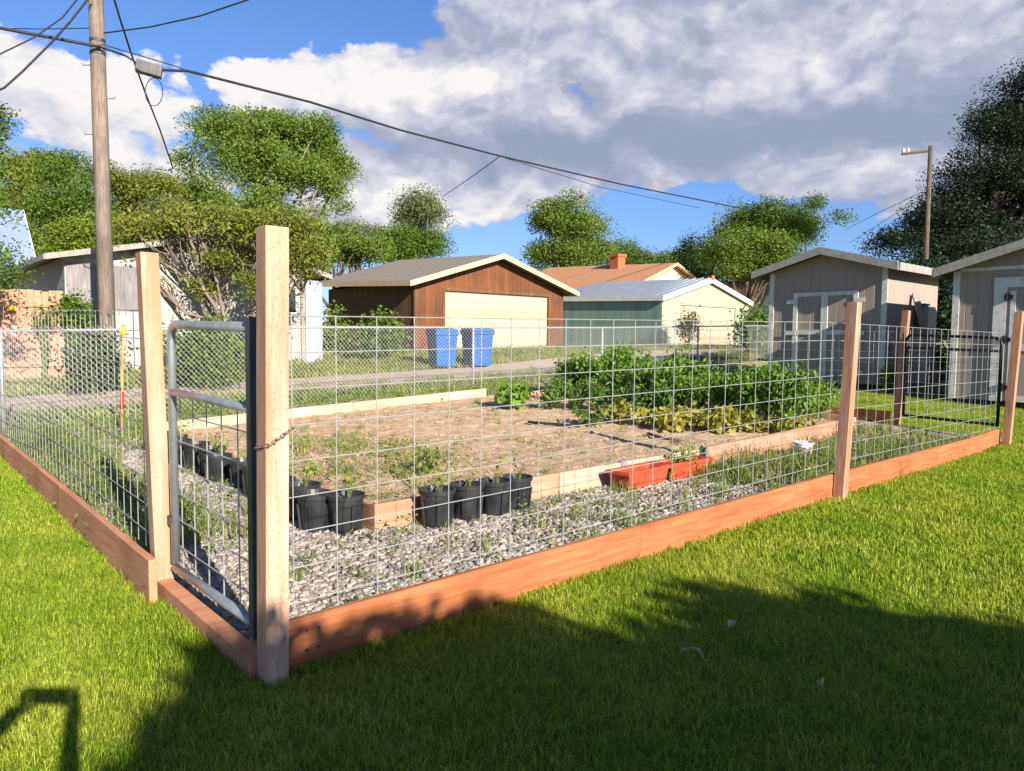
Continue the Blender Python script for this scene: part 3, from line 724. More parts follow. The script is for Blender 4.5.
# ================================================================== bins
def wheelie(label, loc, rz):
    t = thing('wheelie_bin', label, 'bin', loc, rz, 'blue bins beside the alley')
    b = MB(); b.hexa([(-.275, -.31, .04), (.275, -.31, .04), (.275, .3, .06), (-.275, .3, .06)], [(-.32, -.37, .98), (.32, -.37, .98), (.32, .36, .98), (-.32, .36, .98)])
    b.build('body', MT['bin'], t, bevel=.03)
    rb = MB()
    for x in (-.16, 0, .16): rb.hexa([(x-.03, -.288, .12), (x+.03, -.288, .12), (x+.03, -.2, .12), (x-.03, -.2, .12)], [(x*1.25-.03, -.368, .8), (x*1.25+.03, -.368, .8), (x*1.25+.03, -.25, .8), (x*1.25-.03, -.25, .8)])
    rb.span((-.34, -.4, .9), (.34, .37, .975)); rb.build('rim', MT['bin'], t, bevel=.012)
    ld = MB(); ld.hexa([(-.345, -.42, .98), (.345, -.42, .98), (.345, .38, .98), (-.345, .38, .98)], [(-.31, -.38, 1.06), (.31, -.38, 1.06), (.31, .34, 1.08), (-.31, .34, 1.08)])
    ld.span((-.2, -.33, 1.05), (-.12, .28, 1.085)); ld.span((.12, -.33, 1.05), (.2, .28, 1.085)); ld.build('lid', MT['bin'], t, bevel=.015)
    for x in (-.27, .27): MB().tube([(x-.03, .3, .11), (x+.03, .3, .11)], .11, 16).build('wheel', MT['bin_dark'], t)
    MB().tube([(-.3, .36, .95), (-.3, .46, 1.0), (.3, .46, 1.0), (.3, .36, .95)], .017, 8).build('handle', MT['bin'], t, smooth=True)
    return t
p = gpt(442, 368); wheelie('blue wheelie bin on the left of the pair, by the brown garage', p, R_(-14))
p = gpt(477, 367); wheelie('blue wheelie bin on the right of the pair, in front of the beige garage door', p, R_(-10))

# ================================================================== buildings
def gable_house(name, label, cat, loc, rz, W, D, ze, zp, mwall, mside, mroof, mfascia, door=None, ov=.35, rov=.35, th=.1, mdoor=None, rise=0, fas=.16, trim=None, zdown=-1.0, opening=None, apex=.5):
    """gable front at local y=0 facing -y; x 0..W, y 0..D"""
    t = thing(name, label, cat, loc, rz)
    xm = W*apex; poly = [(0, zdown)]
    if door:
        poly += [(door[0], zdown), (door[0], door[2]), (door[1], door[2]), (door[1], zdown)]
    poly += [(W, zdown), (W, ze), (xm, zp), (0, ze)]
    MB().prism(poly, 0, .12).build('wall', mwall, t)
    MB().span((0.002, .12, zdown), (.12, D-.12, ze)).build('wall', mside, t)
    MB().span((W-.12, .12, zdown), (W-.002, D-.12, ze)).build('wall', mside, t)
    MB().prism([(0, zdown), (W, zdown), (W, ze), (xm, zp), (0, ze)], D-.12, D).build('wall', mside, t)
    rf = MB()
    sl = (zp-ze)/xm; sr = (zp-ze)/(W-xm)
    def roofside(xe, xr, zee):
        a = [(xe, -rov, zee), (xr, -rov, zp+.03), (xr, D+rov, zp+.03+rise), (xe, D+rov, zee+rise)]
        b = [(x, y, z+th) for x, y, z in a]
        rf.hexa(a, b)
    roofside(-ov, xm, ze-ov*sl+.03); roofside(W+ov, xm, ze-ov*sr+.03)
    roof = rf.build('roof', mroof, t)
    fa = MB()
    for xe, s in ((-ov, sl), (W+ov, sr)):
        zee = ze-ov*s+.03
        y0, y1 = -rov-.035, -rov-.003
        q = [(xe, y0, zee-fas+th), (xm, y0, zp+.03-fas+th), (xm, y1, zp+.03-fas+th), (xe, y1, zee-fas+th)]
        r = [(xe, y0, zee+th+.012), (xm, y0, zp+.03+th+.012), (xm, y1, zp+.03+th+.012), (xe, y1, zee+th+.012)]
        fa.hexa(q, r)
        sx = -1 if xe < 0 else 1
        fa.hexa([(xe, -rov, zee-fas+th), (xe+sx*.03, -rov, zee-fas+th), (xe+sx*.03, D+rov, zee-fas+th+rise), (xe, D+rov, zee-fas+th+rise)],
                [(xe, -rov, zee+th+.01), (xe+sx*.03, -rov, zee+th+.01), (xe+sx*.03, D+rov, zee+th+.01+rise), (xe, D+rov, zee+th+.01+rise)])
    fa.build('fascia', mfascia, t)
    if door and mdoor:
        MB().span((door[0]-.02, .07, zdown), (door[1]+.02, .11, door[2]+.02)).build('garage_door', mdoor, t)
    return t

zb = .93
bgx = thing
br = gable_house('garage', 'brown stained wooden garage with beige overhead door and tan roof trim', 'garage', (12.1, 17.0, zb), 0, 6.8, 5.9, 2.24, 3.26, MT['brownwall'], MT['brownside'], MT['shingle'], MT['tanfascia'], (1.2, 6.0, 2.02), .42, .42, .09, MT['garagedoor'], rise=.28)
tr = MB(); tr.span((1.1, -.025, -.5), (1.198, -.002, 2.1)); tr.span((6.002, -.025, -.5), (6.1, -.002, 2.1)); tr.span((1.1, -.026, 2.022), (6.1, -.003, 2.12)); tr.build('door_trim', MT['brownside'], br)
tr = MB(); tr.span((-.02, -.02, -.5), (.06, -.003, 2.2)); tr.span((-.025, -.015, -.5), (-.003, .07, 2.2)); tr.build('corner_board', MT['brownside'], br)

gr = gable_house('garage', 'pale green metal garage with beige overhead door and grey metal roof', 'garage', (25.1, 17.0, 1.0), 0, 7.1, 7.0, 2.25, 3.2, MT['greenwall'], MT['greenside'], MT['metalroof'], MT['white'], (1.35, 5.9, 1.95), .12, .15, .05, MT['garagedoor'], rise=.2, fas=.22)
cp = MB().box((3.55, -.2, 3.3), (.22, .06, .2)); cp.build('ridge_cap', MT['brick'], gr)
rb = MB()
for k in range(18):
    y = -.1+k*.42
    rb.hexa([(-.1, y, 2.28), (3.55, y, 3.3), (3.55, y+.05, 3.3), (-.1, y+.05, 2.28)], [(-.1, y, 2.325), (3.55, y, 3.345), (3.55, y+.05, 3.345), (-.1, y+.05, 2.325)])
rb.build('roof_rib', MT['metalroof'], gr)

wh = gable_house('outbuilding', 'old white sided alley building with low gable roof behind the sparse tree', 'building', (2.3, 17.0, .45), 0, 6.2, 8, 2.75, 3.5, MT['whiteboards'], MT['greywood'], MT['metalroof'], MT['greyroofedge'], None, .45, .4, .06, fas=.12, apex=.58, zdown=-.6)
MB().span((.03, -.03, 1.55), (1.75, -.004, 2.62)).build('weathered_panel', MT['greywood'], wh)
wn = MB().span((5.1, -.05, 1.55), (5.75, -.004, 2.35)).build('window', MT['trimwhite'], wh)
pn = MB()
for x in (5.15, 5.45): pn.span((x, -.056, 1.62), (x+.25, -.051, 2.28))
pn.build('pane', MT['glass'], wn)
MB().span((5.86, -.06, -.6), (5.98, -.004, 2.6)).build('door_post', MT['greyplank'], wh)
MB().span((5.98, -.1, -.6), (6.5, -.005, 2.55)).build('corner_panel', MT['metalroof'], wh)

# wooden fence left of it
t = thing('wood_fence', 'reddish wooden board fence at the far side of the alley, left edge', 'fence', (-6, 16.2, .36))
bx = MB(); x = 0; rr = random.Random(3)
while x < 8.05:
    w = .14; h = 1.86+rr.uniform(-.02, .02); bx.span((x+.002, 0, -.5), (x+w-.004, .02, h+.12)); x += w
bx.build('boards', MT['redfence'], t)
rl = MB()
for z in (.3, 1.62): rl.span((0, -.04, z), (8.05, -.002, z+.09))
rl.build('rail', MT['redfence'], t)
tg = at(4, 309, 16.6); tag(MB().box((tg[0], 16.12, tg[2]), (.16, .02, .14)).build('warning_tag', MT['yellow']), 'small yellow tag on the reddish board fence', 'tag')

# far houses
p = at(30, 300, 24)
hl = gable_house('house', 'house with steep blue metal roof behind the reddish board fence', 'house', (p[0], p[1], .95), math.pi/2, 6.0, 9, 2.15, 4.75, MT['cream'], MT['cream'], MT['blueroof'], MT['white'], None, .35, .3, .1, fas=.18, zdown=-1)
wn = MB().span((-.04, .55, 1.55), (-.003, 1.6, 2.15)).build('window', MT['white'], hl)
pn = MB()
for y in (.6, .94, 1.28): pn.span((-.046, y, 1.62), (-.041, y+.27, 2.08))
pn.build('pane', MT['glass'], wn)
p = at(672, 263, 45)
hc = gable_house('house', 'low house with orange shingle roof and a brick chimney behind the two garages', 'house', (p[0]-4.2, p[1], 1.1), 0, 8.4, 10.5, 3.2, 4.85, MT['cream'], MT['cream'], MT['orange_shingle'], MT['tanfascia'], None, .4, .4, .1, fas=.16, rise=.45)
ch = MB(); ch.span((3.35, 3.6, 3.2), (4.05, 4.3, 5.75)); ch.span((3.28, 3.53, 5.62), (4.12, 4.37, 5.78)); ch.build('chimney', MT['brick'], hc)
p = at(753, 300, 47)
hr = gable_house('house', 'small house with orange roof glimpsed between the green garage and the left shed', 'house', (p[0], p[1], 1.1), 0, 8, 8, 2.7, 4.4, MT['white'], MT['white'], MT['orange_shingle'], MT['tanfascia'], None, .5, .4, .1, fas=.16)
MB().span((.3, -.05, 1.2), (1.6, -.004, 2.0)).build('window', MT['glass'], hr)
p = at(760, 316, 44); tag(MB().box((p[0]+.3, p[1], 1.75), (1.5, .8, 1.3), rz=.1, taper=.85).build('tarp_cover', MT['bin'], bevel=.08), 'dark blue covered heap in the gap left of the grey shed', 'tarp')

# ---- sheds: gable fronts face world -X
def shed(name, label, Xf, Ya, Yb, D, ze, zp, zg, ov, apex=.5):
    W = Ya-Yb
    t = gable_house(name, label, 'shed', (Xf, Ya, zg), -math.pi/2, W, D, ze, zp, MT['shedwall'], MT['shedwall'], MT['shingle'], MT['greyroofedge'], None, ov, .3, .07, zdown=.1, fas=.15, apex=apex)
    for x in (-.012, W-.1): MB().span((x, -.022, .1), (x+.112, -.003, ze-.02)).build('corner_trim', MT['trimwhite'], t)
    s = MB(); s.span((.05, .05, -.5), (W-.05, D-.05, .1)); s.build('skid_base', MT['bin_dark'], t)
    return t, W
zs = .36
s1, W1 = shed('shed', 'grey shed with white trimmed double doors under a shallow gable roof', 14.9, 6.15, 3.5, 2.9, 2.62, 2.98, zs, .32)
d = MB()
dl, dr, dz0, dz1 = .62, 2.05, .2, 2.12
dm = (dl+dr)/2
MB().span((dl, -.02, dz0), (dr, -.004, dz1)).build('door', MT['shedwall'], s1)
for a, b in (((dl-.02, dz0), (dl+.08, dz1)), ((dr-.08, dz0), (dr+.02, dz1)), ((dm-.075, dz0), (dm-.004, dz1-.09)), ((dm+.004, dz0), (dm+.075, dz1-.09)), ((dl+.082, dz1-.088), (dr-.082, dz1))):
    d.span((a[0], -.045, a[1]), (b[0], -.021, b[1]))
for a, b in ((dl+.082, dm-.077), (dm+.077, dr-.082)): d.span((a, -.044, 1.17), (b, -.021, 1.27))
d.build('door_trim', MT['trimwhite'], s1)
for x, sg in ((dl-.06, 1), (dr+.06, 1)):
    for z in (.35, 1.2, 1.92): MB().span((x-.12, -.056, z-.045), (x+.12, -.046, z+.045)).build('hinge', MT['trimwhite'], s1)
s2, W2 = shed('shed', 'grey shed at the right edge with a broad white door frame and black hinges', 14.0, 1.95, -1.6, 3.2, 2.47, 3.0, .24, .26)
MB().span((.72, -.03, .12), (2.1, -.004, 2.24)).build('door', MT['shedwall'], s2)
f = MB()
for a, b in (((.66, .1), (.86, 2.3)), ((1.98, .1), (2.14, 2.3)), ((.862, 2.12), (1.978, 2.3)), ((.92, .1), (1.0, 2.06)), ((1.002, 1.0), (1.978, 1.12)), ((1.002, .1), (1.978, .2))): f.span((a[0], -.05, a[1]), (b[0], -.031, b[1]))
f.build('door_trim', MT['trimwhite'], s2)
f = MB().span((.1, -.024, 2.44), (W2-.1, -.003, 2.5)); f.build('gable_trim', MT['trimwhite'], s2)
for z in (.35, 1.2, 1.95):
    h = MB(); h.box((.89, -.06, z), (.13, .02, .07)); h.tube([(.86, -.065, z-.07), (.86, -.065, z+.07)], .022, 8); h.build('hinge', MT['blackpaint'], s2)
# planks leaning against the left shed's side in the gap
for i, (x, w, dx, lab) in enumerate(((16.2, .14, .0, 'long grey weathered plank leaning in the dark gap between the sheds, the taller of two'), (15.3, .1, .25, 'short thin lath leaning on the corner of the left shed'))):
    if i == 0: a, b = Vector((15.5, 2.6, gz(15.5, 2.6))), Vector((16.2, 3.42, 2.45))
    else: a, b = Vector((14.55, 2.9, gz(14.55, 2.9))), Vector((14.95, 3.42, 1.7))
    v = (b-a); mb = MB(); sx = Vector((.8, -.6, 0)).normalized()*w/2; n = v.cross(sx).normalized()*.02
    mb.hexa([a-sx-n, a+sx-n, a+sx+n, a-sx+n], [b-sx-n, b+sx-n, b+sx+n, b-sx+n]); ob = mb.build('plank', MT['greyplank']); tag(ob, lab, 'plank')
p = at(907, 310, 16.3); tag(MB().box((16.6, 3.40, 1.95), (.3, .16, .5)).box((16.6, 3.39, 2.22), (.34, .19, .04)).build('meter_box', MT['splicebox'], bevel=.01), 'dark metal box hanging on the side wall of the left shed', 'box')

# ================================================================== poles and cables
pp = gbase(108, 15.4)
t = thing('utility_pole', 'tall weathered wooden utility pole beside the alley, left', 'pole', pp)
topz = 9.8
tx = at(94.5, -30, 15.4) - pp
MB().tube([(0, 0, -.3), (tx[0]*.5, tx[1]*.5, topz*.5), (tx[0], tx[1], topz)], [.165, .152, .138], 14).build('shaft', MT['polewood'], t, smooth=True)
def polexy(z): return np.array([pp[0]+tx[0]*z/topz, pp[1]+tx[1]*z/topz, pp[2]+z])
sb = [(2.9, .6, .0), (3.6, -2.6, 0), (4.5, .5, 0), (5.25, -2.7, 0), (6.0, .45, 0), (6.7, -2.7, 0)]
for z, a, _ in sb:
    q = polexy(z)-pp; dd = np.array([math.cos(a), math.sin(a), 0])
    dd = Rv*(1 if a > 0 else -1)
    MB().tube([q, q+dd*.33, q+dd*.33+np.array([0, 0, .05])], .011, 6).build('step_bolt', MT['rust'], t)
hb = MB()
for z in (6.93, 7.2):
    q = polexy(z)-pp; hb.lathe([(.15, -.03), (.157, -.03), (.157, .03), (.15, .03)], c=q, n=14)
hb.build('cable_band', MT['dark_steel'], t)
def cable(label, pts, r, sag=0.0, n=10, name='cable'):
    P = []
    for (a, b) in zip(pts, pts[1:]):
        a, b = np.array(a), np.array(b)
        for i in range(n): 
            k = i/n; q = a+(b-a)*k; q = q - np.array([0, 0, sag*4*k*(1-k)]); P.append(q)
    P.append(np.array(pts[-1])); o = MB().tube(P, r, 6).build(name, MT['cable'], smooth=True)
    return tag(o, label, 'cable')
k1 = polexy(7.2); k1 = at(101, 47, 15.2)
cable('thick black cable running in from the left edge to the utility pole', [at(-60, 14, 13.5), at(0, 28, 14.2), k1], .032)
cable('thick black cable sagging along the alley from the utility pole to the right trees', [k1, at(126, 56, 15.6), at(137, 63, 15.7)], .022)
cable('thick black cable sagging along the alley toward the trees on the right', [at(163, 70, 16.0), at(188, 71, 16.4), at(310, 102, 19), at(400, 130, 22), at(500, 156, 25.5), at(620, 184, 31), at(740, 208, 40), at(800, 216, 47)], .03)
cable('thin messenger wire strung just above the splice box', [at(101, 44, 15.2), at(175, 66, 16.2), at(188, 71, 16.4)], .012)
cable('thin wire running up to the right from the pole, above the splice box', [at(104, 33, 15.2), at(150, 27, 14.6), at(200, 16, 13.8), at(262, -5, 12.8)], .014)
cable('curling service wire at the upper left, upper of two', [at(-8, 58, 13.6), at(35, 37, 14.2), at(62, 18, 14.6), at(80, -4, 15)], .016)
cable('curling service wire at the upper left, lower of two with a drooping end', [at(-6, 92, 13.6), at(4, 88, 13.8), at(22, 72, 14), at(52, 42, 14.4), at(70, 22, 14.7), at(92, -6, 15)], .02)
cable('thin wire crossing behind the pole near the top left', [at(-20, 28, 18), at(40, 29, 18), at(100, 28, 18)], .012)
cable('twisted service drop from the top of the picture down into the left trees', [at(112, -8, 15.4), at(121, 22, 16), at(132, 56, 17), at(145, 92, 18.5), at(160, 130, 20.5), at(173, 168, 23)], .022)
cable('thin guy wire dropping from the alley cable toward the pale tree', [at(499, 157, 25.4), at(470, 178, 30), at(442, 197, 38)], .016)
cable('faint thin wire below the alley cable on the right', [at(505, 158, 30), at(600, 187, 36), at(700, 208, 44)], .014)
cable('upper thin wire between the right utility pole and the trees', [at(922, 192, 30), at(880, 212, 36), at(845, 230, 44)], .012)
cable('lower thin wire between the right utility pole and the trees', [at(922, 198, 30), at(890, 217, 36), at(850, 243, 46)], .012)
cl = [at(154+8*math.cos(a)*1.1, 92+14*math.sin(a), 16.0+.1*math.sin(a*1.5)) for a in np.linspace(-1.8, 7.5, 36)]
tag(MB().tube(cl, .009, 5, cap=False).build('cable_coil', MT['cable'], smooth=True), 'spare loop of thin cable hanging under the splice box', 'cable coil')
a, b = at(136, 65.5, 15.75), at(162, 73, 15.95); v = b-a; ln = np.linalg.norm(v)
sbx = MB().box((0, 0, 0), (ln, .22, .24)); 
for k in (-.2, 0, .2): sbx.box((k*ln*1.6, 0, 0), (.012, .232, .252))
o = sbx.build('splice_box', MT['splicebox'], bevel=.015); o.location = tuple((a+b)/2); o.rotation_mode = 'QUATERNION'; o.rotation_quaternion = Vector(v).to_track_quat('X', 'Z')
tag(o, 'dark grey rectangular splice box hanging on the cable beside the pole', 'splice box')

p2 = gbase(922, 30)
t = thing('utility_pole', 'distant dark utility pole with a one sided crossarm in front of the dark tree', 'pole', p2)
tz = at(924, 149, 30)[2]-p2[2]
MB().tube([(0, 0, 0), (0, 0, tz)], [.12, .085], 10).build('shaft', MT['bark'], t, smooth=True)
q = at(902, 154, 30)-p2; q2 = at(932, 150.5, 30)-p2
MB().tube([q, q2], .06, 6).build('crossarm', MT['bark'], t)
ins = MB()
for k in (.05, .2): ins.lathe([(.05, 0), (.07, .06), (.04, .16)], c=q+(q2-q)*k+np.array([0, 0, .05]), n=8)
ins.build('insulator', MT['trimwhite'], t)

# ================================================================== trees
def T(name, label, px, d, lobes, ncl, lpc, leaf, m, **k):
    b = gbase(px, d)
    return tree(name, label, b, [lob(*l, b) for l in lobes], ncl, lpc, leaf, MT[m], **k)
T('broadleaf_tree', 'largest tree, light green spreading crown with two bare forks showing, left of centre', 283, 40,
  [(265, 160, 40, 52, 46), (222, 165, 39, 40, 42), (312, 165, 41, 38, 38), (325, 195, 40, 24, 30), (250, 205, 38, 48, 26), (290, 128, 41, 40, 22), (235, 128, 40, 34, 20)], 330, 75, .34, 'leaf_light', trunk_r=.42, bark='barkpale', seed=3, sig=.62, gap=-.12, limbs=26, lean=(-.5, .6), trunk_top=.75)
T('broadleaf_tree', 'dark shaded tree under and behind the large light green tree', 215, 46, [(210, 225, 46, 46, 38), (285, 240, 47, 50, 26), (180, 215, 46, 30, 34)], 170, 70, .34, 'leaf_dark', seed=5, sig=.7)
T('broadleaf_tree', 'mid green rounded tree right of the tall utility pole', 140, 37, [(135, 208, 37, 40, 48), (165, 215, 37, 34, 40)], 190, 75, .3, 'leaf_olive', seed=6, sig=.6)
T('broadleaf_tree', 'broad green tree left of the tall utility pole', 70, 35, [(75, 205, 35, 40, 46), (55, 235, 34, 34, 40), (100, 220, 35, 30, 42)], 230, 75, .3, 'leaf_mid', seed=7, sig=.6)
T('broadleaf_tree', 'taller olive tree behind the blue roofed house', 30, 40, [(30, 200, 40, 32, 44), (52, 176, 41, 26, 22), (5, 215, 40, 26, 40)], 170, 70, .32, 'leaf_olive', seed=8, sig=.6)
T('broadleaf_tree', 'bright yellow green tree behind the wooden building, by the pole', 100, 29, [(95, 250, 29, 38, 30), (125, 240, 29, 30, 24), (70, 262, 29, 24, 26)], 150, 75, .26, 'leaf_yellow', seed=9, sig=.5)
T('broadleaf_tree', 'tree with dull grey green crown and bare twigs behind the sparse tree', 185, 33, [(185, 222, 33, 32, 28), (160, 235, 33, 26, 24)], 80, 55, .24, 'leaf_pale', seed=10, sig=.55, limbs=30, bark='barkpale')
T('broadleaf_tree', 'branch of a near tree reaching in at the left edge', -62, 14, [(-22, 170, 14, 24, 40), (-14, 232, 13.5, 34, 40), (-30, 120, 14, 30, 24), (2, 270, 13, 14, 20)], 80, 110, .075, 'leaf_mid', seed=11, sig=.28, trunk_r=.2, gap=.0)
T('broadleaf_tree', 'pale green cottonwood with airy crown left of centre', 410, 47, [(412, 215, 47, 24, 26), (402, 240, 47, 34, 18), (430, 232, 46, 16, 24)], 120, 60, .32, 'leaf_pale', seed=12, sig=.7, gap=.0, bark='barkpale', limbs=24)
T('broadleaf_tree', 'deep green tree at the foot of the pale cottonwood', 400, 43, [(398, 246, 43, 22, 18), (432, 247, 43, 14, 16)], 80, 60, .3, 'leaf_mid', seed=13, sig=.6)
T('broadleaf_tree', 'thin grey half bare tree left of the pale cottonwood', 358, 48, [(362, 232, 48, 18, 16), (345, 240, 48, 16, 18)], 45, 40, .28, 'leaf_pale', seed=14, sig=.6, bark='barkpale', limbs=24, gap=.0)
T('broadleaf_tree', 'bright green low tree behind the white building and brown garage', 338, 36, [(335, 246, 36, 26, 20), (362, 250, 36, 24, 14), (308, 240, 36, 18, 24)], 140, 70, .27, 'leaf_light', seed=15, sig=.5)
T('broadleaf_tree', 'rounded light green tree rising behind the orange roofed house', 572, 56, [(570, 230, 56, 34, 34), (585, 245, 56, 34, 24), (545, 250, 56, 20, 20), (558, 212, 56, 20, 20), (603, 240, 56, 20, 20)], 210, 65, .4, 'leaf_light', seed=16, sig=.8, gap=-.08, limbs=20, trunk_r=.35)
T('broadleaf_tree', 'distant low hazy trees right of the orange roofed house chimney', 650, 78, [(640, 256, 78, 22, 12), (668, 258, 78, 16, 10), (618, 256, 78, 14, 14)], 80, 55, .45, 'leaf_mid', seed=17, sig=.9)
T('broadleaf_tree', 'tall dark tree behind the left shed, tallest on the right of the green garage', 800, 52, [(800, 215, 52, 36, 26), (775, 225, 52, 30, 24), (825, 225, 52, 22, 24), (740, 232, 52, 16, 26), (762, 212, 52, 16, 14)], 190, 62, .36, 'leaf_mid', seed=18, sig=.75, gap=-.02, limbs=20)
T('broadleaf_tree', 'bright yellow green tree behind the green garage', 745, 44, [(745, 255, 44, 36, 24), (775, 252, 44, 34, 26), (722, 268, 44, 22, 18)], 190, 70, .3, 'leaf_light', seed=19, sig=.65)
T('broadleaf_tree', 'dark thin tree between the orange roofs', 698, 55, [(700, 255, 55, 20, 20), (720, 240, 55, 14, 18), (690, 270, 55, 16, 14), (735, 275, 52, 26, 14)], 110, 60, .36, 'leaf_dark', seed=20, sig=.75)
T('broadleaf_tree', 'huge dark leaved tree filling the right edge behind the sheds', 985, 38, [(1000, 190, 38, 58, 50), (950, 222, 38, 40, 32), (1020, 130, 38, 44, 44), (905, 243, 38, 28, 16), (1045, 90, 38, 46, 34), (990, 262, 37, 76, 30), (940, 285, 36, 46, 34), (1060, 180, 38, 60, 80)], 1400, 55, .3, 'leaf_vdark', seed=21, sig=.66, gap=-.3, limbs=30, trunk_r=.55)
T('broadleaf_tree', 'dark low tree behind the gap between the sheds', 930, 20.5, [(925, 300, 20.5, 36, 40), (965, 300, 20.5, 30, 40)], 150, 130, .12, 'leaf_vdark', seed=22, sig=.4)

# sparse umbrella shaped tree before the white building
b = gbase(233, 18.4)
lobs = [lob(px, py, d, rx, ry, b) for px, py, d, rx, ry in ((150, 228, 18.4, 38, 16), (200, 222, 18.2, 44, 14), (250, 226, 18, 40, 16), (285, 232, 17.8, 36, 20), (310, 258, 17.7, 22, 20), (140, 255, 18.5, 20, 26), (225, 258, 18.4, 40, 12), (180, 300, 18, 10, 8), (265, 285, 18, 30, 14), (150, 282, 18.4, 12, 14), (205, 285, 18.4, 14, 10))]
t = thing('sparse_tree', 'sparse multi stemmed tree with a flat umbrella crown before the white alley building', 'tree', b)
rng = np.random.default_rng(31); rr = random.Random(31)
vol = np.array([l[3]*l[3]*l[5] for l in lobs])**.7; vol[7:] *= .4; vol[6] *= .5; vol /= vol.sum()
tips = []
while len(tips) < 220:
    l = lobs[rng.choice(len(lobs), p=vol)]; dv = rng.normal(size=3); dv /= np.linalg.norm(dv); r = rng.random()**.4
    q = np.array([l[0]+dv[0]*l[3]*r, l[1]+dv[1]*l[4]*r, l[2]+dv[2]*l[5]*r]); tips.append(q)
tips = np.array(tips)
br_ = MB(); stems = []
for k in range(4):
    a = rr.uniform(0, 6.28); pts = [(rr.gauss(0, .1), rr.gauss(0, .1), -.1)]
    tgt = Vector((math.cos(a)*rr.uniform(.4, 1.4), math.sin(a)*rr.uniform(.3, .8), rr.uniform(1.4, 2.0)))
    for i in range(1, 7): pts.append((tgt.x*(i/6)**1.2+rr.gauss(0, .09), tgt.y*(i/6)**1.2+rr.gauss(0, .09), tgt.z*i/6))
    br_.tube(pts, [.10, .09, .075, .065, .055, .045, .035], 7); stems.append(pts)
hubs = []
for h_ in range(16):
    q = tips[h_*9 % len(tips)]*np.array([.8, .8, .84]) + rng.normal(size=3)*.12
    s_ = min(stems, key=lambda s: np.linalg.norm((np.array(s[-1])-q)[:2])+rr.random()*.8); k = rr.choice((3, 4, 5, 6)); a = np.array(s_[k])
    pts = [a+(q-a)*k2+(rng.normal(size=3)*.13 if 0 < k2 < 1 else 0) for k2 in np.linspace(0, 1, 6)]
    br_.tube(pts, [.055, .048, .04, .034, .028, .022], 6); hubs.append((q, pts))
for q in tips:
    hq, pts = min(hubs, key=lambda h: np.linalg.norm(h[0]-q)+rr.random()*.3)
    a = pts[rr.choice((3, 4, 5))]; m1 = a*.6+q*.4+rng.normal(size=3)*.13; m2 = a*.25+q*.75+rng.normal(size=3)*.1
    br_.tube([a, m1, m2, q], [.017, .013, .009, .005], 5)
br_.build('trunk', MT['barkpale'], t, smooth=True)
ctr = np.repeat(tips, 125, 0); C_ = ctr+rng.normal(size=ctr.shape)*np.array([.2, .2, .12])
V, F = leaf_cloud(C_, rng.uniform(.6, 1.3, len(C_))*.085, rng); mesh_np('crown', V, F, MT['leaf_olive'], t)

def bush(name, label, px, py, d, rx, ry, ncl, leaf, m, seed, group=None):
    b = gbase(px, d); l = [lob(px, py, d, rx, ry, b)]
    rng = np.random.default_rng(seed); t = thing(name, label, 'bush', b, 0, group)
    l = l[0]; C = []
    for _ in range(ncl):
        dv = rng.normal(size=3); dv /= np.linalg.norm(dv); r = rng.random()**.4
        C.append([l[0]+dv[0]*l[3]*r, l[1]+dv[1]*l[4]*r*.8, max(.08, l[2]+dv[2]*l[5]*r)])
    C = np.repeat(np.array(C), 45, 0); C += rng.normal(size=C.shape)*leaf*1.6; C[:, 2] = np.maximum(C[:, 2], .03)
    V, F = leaf_cloud(C, rng.uniform(.6, 1.3, len(C))*leaf, rng); mesh_np('foliage', V, F, MT[m], t)
    mb = MB()
    for k in range(7): mb.tube([(rng.normal()*.05, rng.normal()*.05, -.05), C[rng.integers(len(C))]*np.array([.5, .5, .6]), C[rng.integers(len(C))]], [.02, .014, .006], 5)
    mb.build('stem', MT['stem'], t)
    return t
bush('bush', 'bright green bush between the reddish fence and the tall pole', 74, 312, 16.6, 12, 14, 45, .1, 'leaf_mid', 41)
bush('bush', 'yellowish leggy bush in front of the reddish fence', 44, 322, 15.8, 10, 9, 9, .07, 'leaf_olive', 42)
bush('bush', 'broad leafy bush behind the fence, framed by the top of the silver gate', 205, 352, 14.6, 46, 26, 120, .1, 'leaf_mid', 43)
bush('bush', 'dark bush against the fence left of the gate post', 92, 362, 13.5, 22, 26, 50, .1, 'leaf_dark', 44)
bush('bush', 'leafy weeds climbing the dark side of the brown garage, left clump', 334, 332, 22.0, 12, 20, 30, .12, 'leaf_light', 45)
bush('bush', 'leafy weeds climbing the dark side of the brown garage, right clump', 378, 337, 21.6, 26, 17, 60, .13, 'leaf_mid', 46)
bush('bush', 'straggly bush with pale flowers at the corner of the green garage door', 688, 326, 31, 8, 12, 22, .12, 'leaf_pale', 47)
bush('bush', 'green bush between the green garage and the left shed', 758, 330, 30, 20, 17, 60, .17, 'leaf_mid', 48)
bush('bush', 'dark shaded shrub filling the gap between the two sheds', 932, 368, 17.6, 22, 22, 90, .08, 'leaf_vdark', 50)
bush('bush', 'ivy like weeds at the foot of the left shed corner', 893, 380, 14.9, 8, 14, 20, .07, 'leaf_mid', 49)

